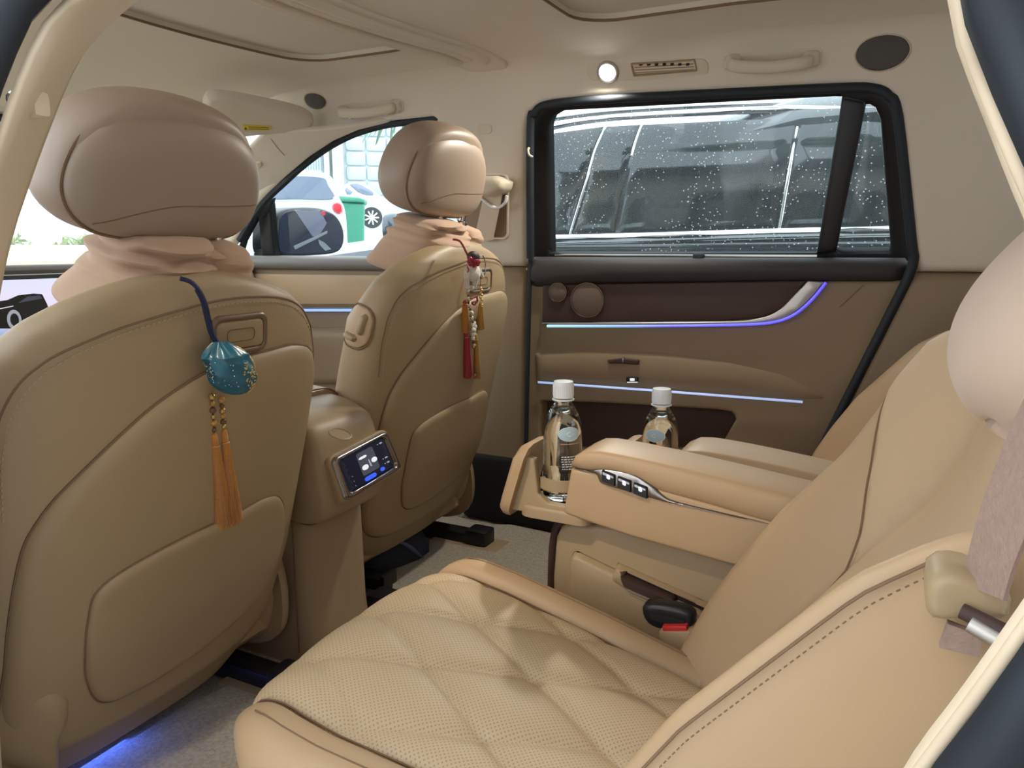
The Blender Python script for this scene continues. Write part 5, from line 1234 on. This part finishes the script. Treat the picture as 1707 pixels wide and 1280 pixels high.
# door mirror of our own car
mi = thing('door_mirror', 'dark door mirror with lilac and grey patches outside the front passenger window', 'mirror', (-1.85, 1.96, .76))
MX = -1.82
def mp(p): q_ = onX(*p, MX); return (q_[1], q_[2])
mo = [(457, 420), (456, 380), (462, 355), (490, 346), (530, 347), (556, 358), (569, 380), (570, 405), (560, 420), (530, 425), (480, 426)]
mpoly = [tuple(p) for p in catmull([mp(p) for p in mo], 6, True)]
mfn = lambda a, b, h: np.array((MX+h, a, b))
pad('housing', mpoly, mfn, 'black_plastic', mi, h=.012, r=.012, back=.09, step=.03)
mc = np.mean(mpoly, 0); gp = [tuple(mc+(np.array(p)-mc)*.93) for p in mpoly]
mg = pad('mirror_glass', gp, mfn, 'mirror_tint', mi, h=.014, r=.002, back=-.009, step=.05)
def mrk(nm, l, m, hh=.0155): pad(nm, [mp(p) for p in l], mfn, m, mg, h=hh, r=.002, back=-.012, step=.03)
mrk('mirror_patch', [(484, 350), (528, 350), (540, 372), (524, 398), (514, 394)], 'patch_lilac')  # flat lilac and grey patches coloured onto the mirror glass
mrk('mirror_patch', [(483, 410), (512, 397), (540, 384), (541, 389), (520, 400), (486, 417)], 'patch_grey', .0162)
mrk('mirror_patch', [(524, 398), (536, 404), (548, 416), (536, 419), (526, 408)], 'patch_grey', .0162)
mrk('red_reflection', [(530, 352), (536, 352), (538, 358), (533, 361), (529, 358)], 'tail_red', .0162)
tube('arm', [(MX-.03, 1.84, .77), (MX-.02, 1.93, .765)], .022, 'black_plastic', mi, n=10)

# pavement with building, vehicles and bin ahead
pv_ = pad('pavement', [(-16, 4.0), (-3.2, 4.0), (-3.2, 14), (-16, 14)], lambda a, b, h: np.array((a, b, -.03+h)), 'asphalt', h=.02, r=.05, back=.5, step=2); tag(pv_, 'raised pale pavement in front of the building', kind='structure')
def gpt(px_, d):       # point at horizontal distance d along a pixel column
    r_ = ray(px_, 410); r_ = r_/np.linalg.norm(r_[:2]); return np.array((r_[0]*d, r_[1]*d))
def zat(py, d): return .8+(410-py)*d/1250*1.02
def axes(px_):         # local frame: right / away as seen from the cabin
    r_ = ray(px_, 410)[:2]; r_ = r_/np.linalg.norm(r_); return np.array((r_[1], -r_[0])), r_
def sfr(px_, d):
    c_ = gpt(px_, d); e, f_ = axes(px_); k = d/1250*1.03
    return lambda x, y, h: np.array((*(c_+e*(x-px_)*k-f_*h), zat(y, d)))
# white SUV seen from behind
D = 6.2; wf_ = sfr(505, D); k = D/1250
wc = thing('white_suv', 'white SUV seen from behind through the front passenger window', 'car', (*gpt(505, D+1.5), 0))
pad('rear_body', [(388, 440), (386, 345), (398, 312), (420, 301), (470, 297), (535, 299), (555, 305), (565, 345), (574, 362), (574, 440)], wf_, 'white_paint', wc, h=.10, r=.20, back=2.4, step=.1) if False else None
def pxpad(nm, poly, fn, m, parent, h, r, back, step=8, hf=None):
    return pad(nm, poly, fn, m, parent, h=h, r=r, back=back, step=step, bstep=min(step*.6, 5))
wb = pxpad('rear_body', [tuple(p) for p in catmull([(386, 560), (385, 440), (384, 350), (396, 318), (414, 303), (470, 297), (530, 298), (553, 306), (562, 335), (571, 360), (572, 440), (570, 560)], 4, True)], wf_, 'white_paint', wc, .10, 18, 2.2)
pxpad('rear_window', [tuple(p) for p in catmull([(410, 341), (420, 312), (440, 306), (500, 304), (540, 306), (548, 318), (555, 340), (500, 342)], 4, True)], wf_, 'car_glass', wc, .115, 3, -.05)
pxpad('rear_window_edge', [(462, 341), (478, 306), (483, 306), (470, 341)], wf_, 'white_paint', wc, .12, 2, -.05) if False else None
pxpad('tail_light', [tuple(p) for p in catmull([(551, 346), (560, 343), (566, 348), (566, 362), (556, 361), (550, 355)], 4, True)], wf_, 'tail_red', wc, .13, 3, -.05)
pxpad('tail_light', [tuple(p) for p in catmull([(452, 346), (462, 344), (466, 350), (462, 358), (452, 358)], 4, True)], wf_, 'tail_red', wc, .13, 3, -.05)
tube('roof_rail', [wf_(x, y, -.3) for x, y in ((505, 298), (548, 299))], .02, 'aluminium', wc, n=6)
# green wheelie bin
D = 8.7; bf = sfr(588, D)
gb = thing('wheelie_bin', 'green wheelie bin between the two white cars', 'bin', (*gpt(588, D), 0))
pxpad('bin_body', [(568, 342), (609, 344), (607, 380), (603, 523), (574, 523)], bf, 'green_bin', gb, .04, 3, .45)
pxpad('bin_lid', [(558, 337), (570, 333), (600, 335), (613, 340), (613, 344), (562, 342)], bf, 'green_bin', gb, .08, 2, .5)
# white sedan nose
D = 14.0; cf = sfr(615, D)
wd = thing('white_sedan', 'white sedan parked nose-out behind the green bin', 'car', (*gpt(620, D+.5), 0))
pxpad('side_body', [tuple(p) for p in catmull([(575, 470), (576, 380), (577, 330), (582, 316), (600, 311), (616, 316), (632, 330), (650, 342), (662, 360), (662, 470)], 4, True)], cf, 'white_paint', wd, .08, 8, 1.4)
pxpad('windscreen', [(586, 315), (602, 313), (622, 324), (630, 333), (612, 333), (600, 328)], cf, 'car_glass', wd, .10, 2, -.05)
pxpad('side_window', [(581, 320), (584, 319), (596, 329), (596, 333), (581, 332)], cf, 'car_glass', wd, .10, 2, -.05)
c = cf(621, 366, .10); ax = -np.array((*axes(621)[1], 0))
w1 = lathe('wheel', [(.13, .0), (.18, .0), (.195, -.06), (.18, -.14), (.0, -.14)], c, 'tyre', wd, 32, ax)
for i in range(9):
    a = 2*math.pi*i/9; e, _ = axes(621); tube('spoke', [c+ax*.01, c+ax*.01+np.array((e[0]*math.cos(a), e[1]*math.cos(a), math.sin(a)))*.125], .014, 'label_white', w1, n=5)
# building: pale panel wall, white pillars, blue shutters
D = 19.; ef = sfr(600, D)
bd_ = thing('building', 'pale panelled building with white pillars behind the cars', 'building', (*gpt(560, D), 0))
pxpad('wall', [(380, 420), (380, 60), (900, 60), (900, 420)], ef, 'pale_wall', bd_, .0, 5, .4, 60)
for r_ in range(5):
    for c_ in range(8):
        x0, y0 = 583+c_*31, 222+r_*22; pxpad('wall_panel', [(x0+.8, y0+.8), (x0+30.2, y0+.8), (x0+30.2, y0+21.2), (x0+.8, y0+21.2)], ef, 'pale_wall', bd_, .05, .8, 0, 30)
for x0, x1 in ((551, 560), (563, 580)): pxpad('pillar', [(x0, 420), (x0, 150), (x1, 150), (x1, 420)], ef, 'white_wall', bd_, .25, 2, 0, 20)
pxpad('shutter_back', [(506, 300), (506, 170), (549, 170), (549, 300)], ef, 'shutter_pale', bd_, .05, 2, 0, 20)
for i in range(11): pxpad('shutter_slat', [(508+i*3.8, 298), (508+i*3.8, 172), (510+i*3.8, 172), (510+i*3.8, 298)], ef, 'shutter_blue', bd_, .10, .6, -.04, 20)
pxpad('white_bay', [(380, 420), (380, 60), (503, 60), (503, 420)], ef, 'white_wall', bd_, .2, 2, 0, 40)
# palm fronds hanging into the top of the window
pa = thing('palm_tree', 'palm fronds hanging before the building', 'tree', (*gpt(690, 9.5), 0))
pf_ = sfr(670, 9.5); crown = pf_(675, 205, 0)
lathe('trunk', [(.16, 0), (.13, crown[2]+.45)], (crown[0]+1.2, crown[1]+1.3, -.45), 'fabric_fold', pa, 12)
rnd = random.Random(11)
for i in range(26):
    tip = pf_(rnd.uniform(612, 720), rnd.uniform(218, 262), rnd.uniform(-.5, .5)); mid = (crown+tip)/2+np.array((0, 0, .18))
    P_ = catmull([crown, mid, tip], 8); V = []; Fc = []
    e = np.cross(tip-crown, (0, 0, 1)); e /= np.linalg.norm(e)
    for j, p in enumerate(P_):
        w_ = .035*math.sin(math.pi*min(1, (j+1)/len(P_)))+.006; V += [p-e*w_, p+np.array((0, 0, w_*.5)), p+e*w_]
    for j in range(len(P_)-1):
        for b in (0, 1): Fc.append((j*3+b, j*3+b+1, j*3+4+b, j*3+3+b))
    mesh('frond', V, Fc, 'palm', pa, True, fix=False)
# sunlit white wall and shrubs ahead of the windscreen
D = 11.; hf_ = sfr(60, D)
wx = pxpad('wall_front', [(-400, 440), (-400, 190), (395, 190), (395, 440)], hf_, 'white_wall', None, .0, 5, .3, 80); tag(wx, 'weathered white yard wall ahead of the windscreen', kind='structure')
for i, (x, y, r_, lab) in enumerate(((8, 420, .30, 'low pale green shrub at the foot of the white wall, left'), (112, 424, .24, 'low pale green shrub at the foot of the white wall, right'))):
    c_ = hf_(x, y, 1.1); V = []; Fc = []; rnd = random.Random(i)
    for j in range(420):
        p = np.array([rnd.gauss(0, 1) for _ in range(3)]); p /= np.linalg.norm(p); p = np.array(c_)+p*np.array((r_*1.6, r_*1.6, r_))*rnd.uniform(.6, 1); k_ = len(V); d_ = np.array([rnd.uniform(-1, 1) for _ in range(3)])*.07; e_ = np.array([rnd.uniform(-1, 1) for _ in range(3)])*.03
        V += [p-d_, p+e_, p+d_, p-e_]; Fc.append((k_, k_+1, k_+2, k_+3))
    o = mesh('shrub', V, Fc, 'shrub', None, False, fix=False); tag(o, lab, 'shrub', 'shrubs by the wall')

# leafy tree beside the near flank (it shows mirrored in the black car's glass)
tr2 = thing('leafy_tree', 'leafy tree mirrored in the glass of the black SUV', 'tree', (-1.6, -4.2, -.45))
tube('trunk', [(-1.6, -4.2, -.45), (-1.5, -4.1, 2.2), (-1.1, -3.6, 4.4)], [.2, .16, .08], 'fabric_fold', tr2, n=12, sm=4)
V = []; Fc = []; rnd = random.Random(5)
for j in range(2600):
    p = np.array([rnd.gauss(0, 1) for _ in range(3)]); p = p/np.linalg.norm(p)*rnd.uniform(.2, 1)**.5*np.array((1.7, 1.3, .95))+np.array((-1.0, -3.5, 4.9)); k_ = len(V)
    d_ = np.array([rnd.uniform(-1, 1), rnd.uniform(-1, 1), rnd.uniform(-1, .2)]); d_ *= .16/np.linalg.norm(d_); e_ = np.cross(d_, np.array([rnd.uniform(-1, 1) for _ in range(3)])); e_ *= .035/(np.linalg.norm(e_)+1e-6)
    V += [p-d_, p+e_, p+d_, p-e_]; Fc.append((k_, k_+1, k_+2, k_+3))
o = mesh('foliage', V, Fc, 'palm', tr2, False, fix=False); o['kind'] = 'stuff'
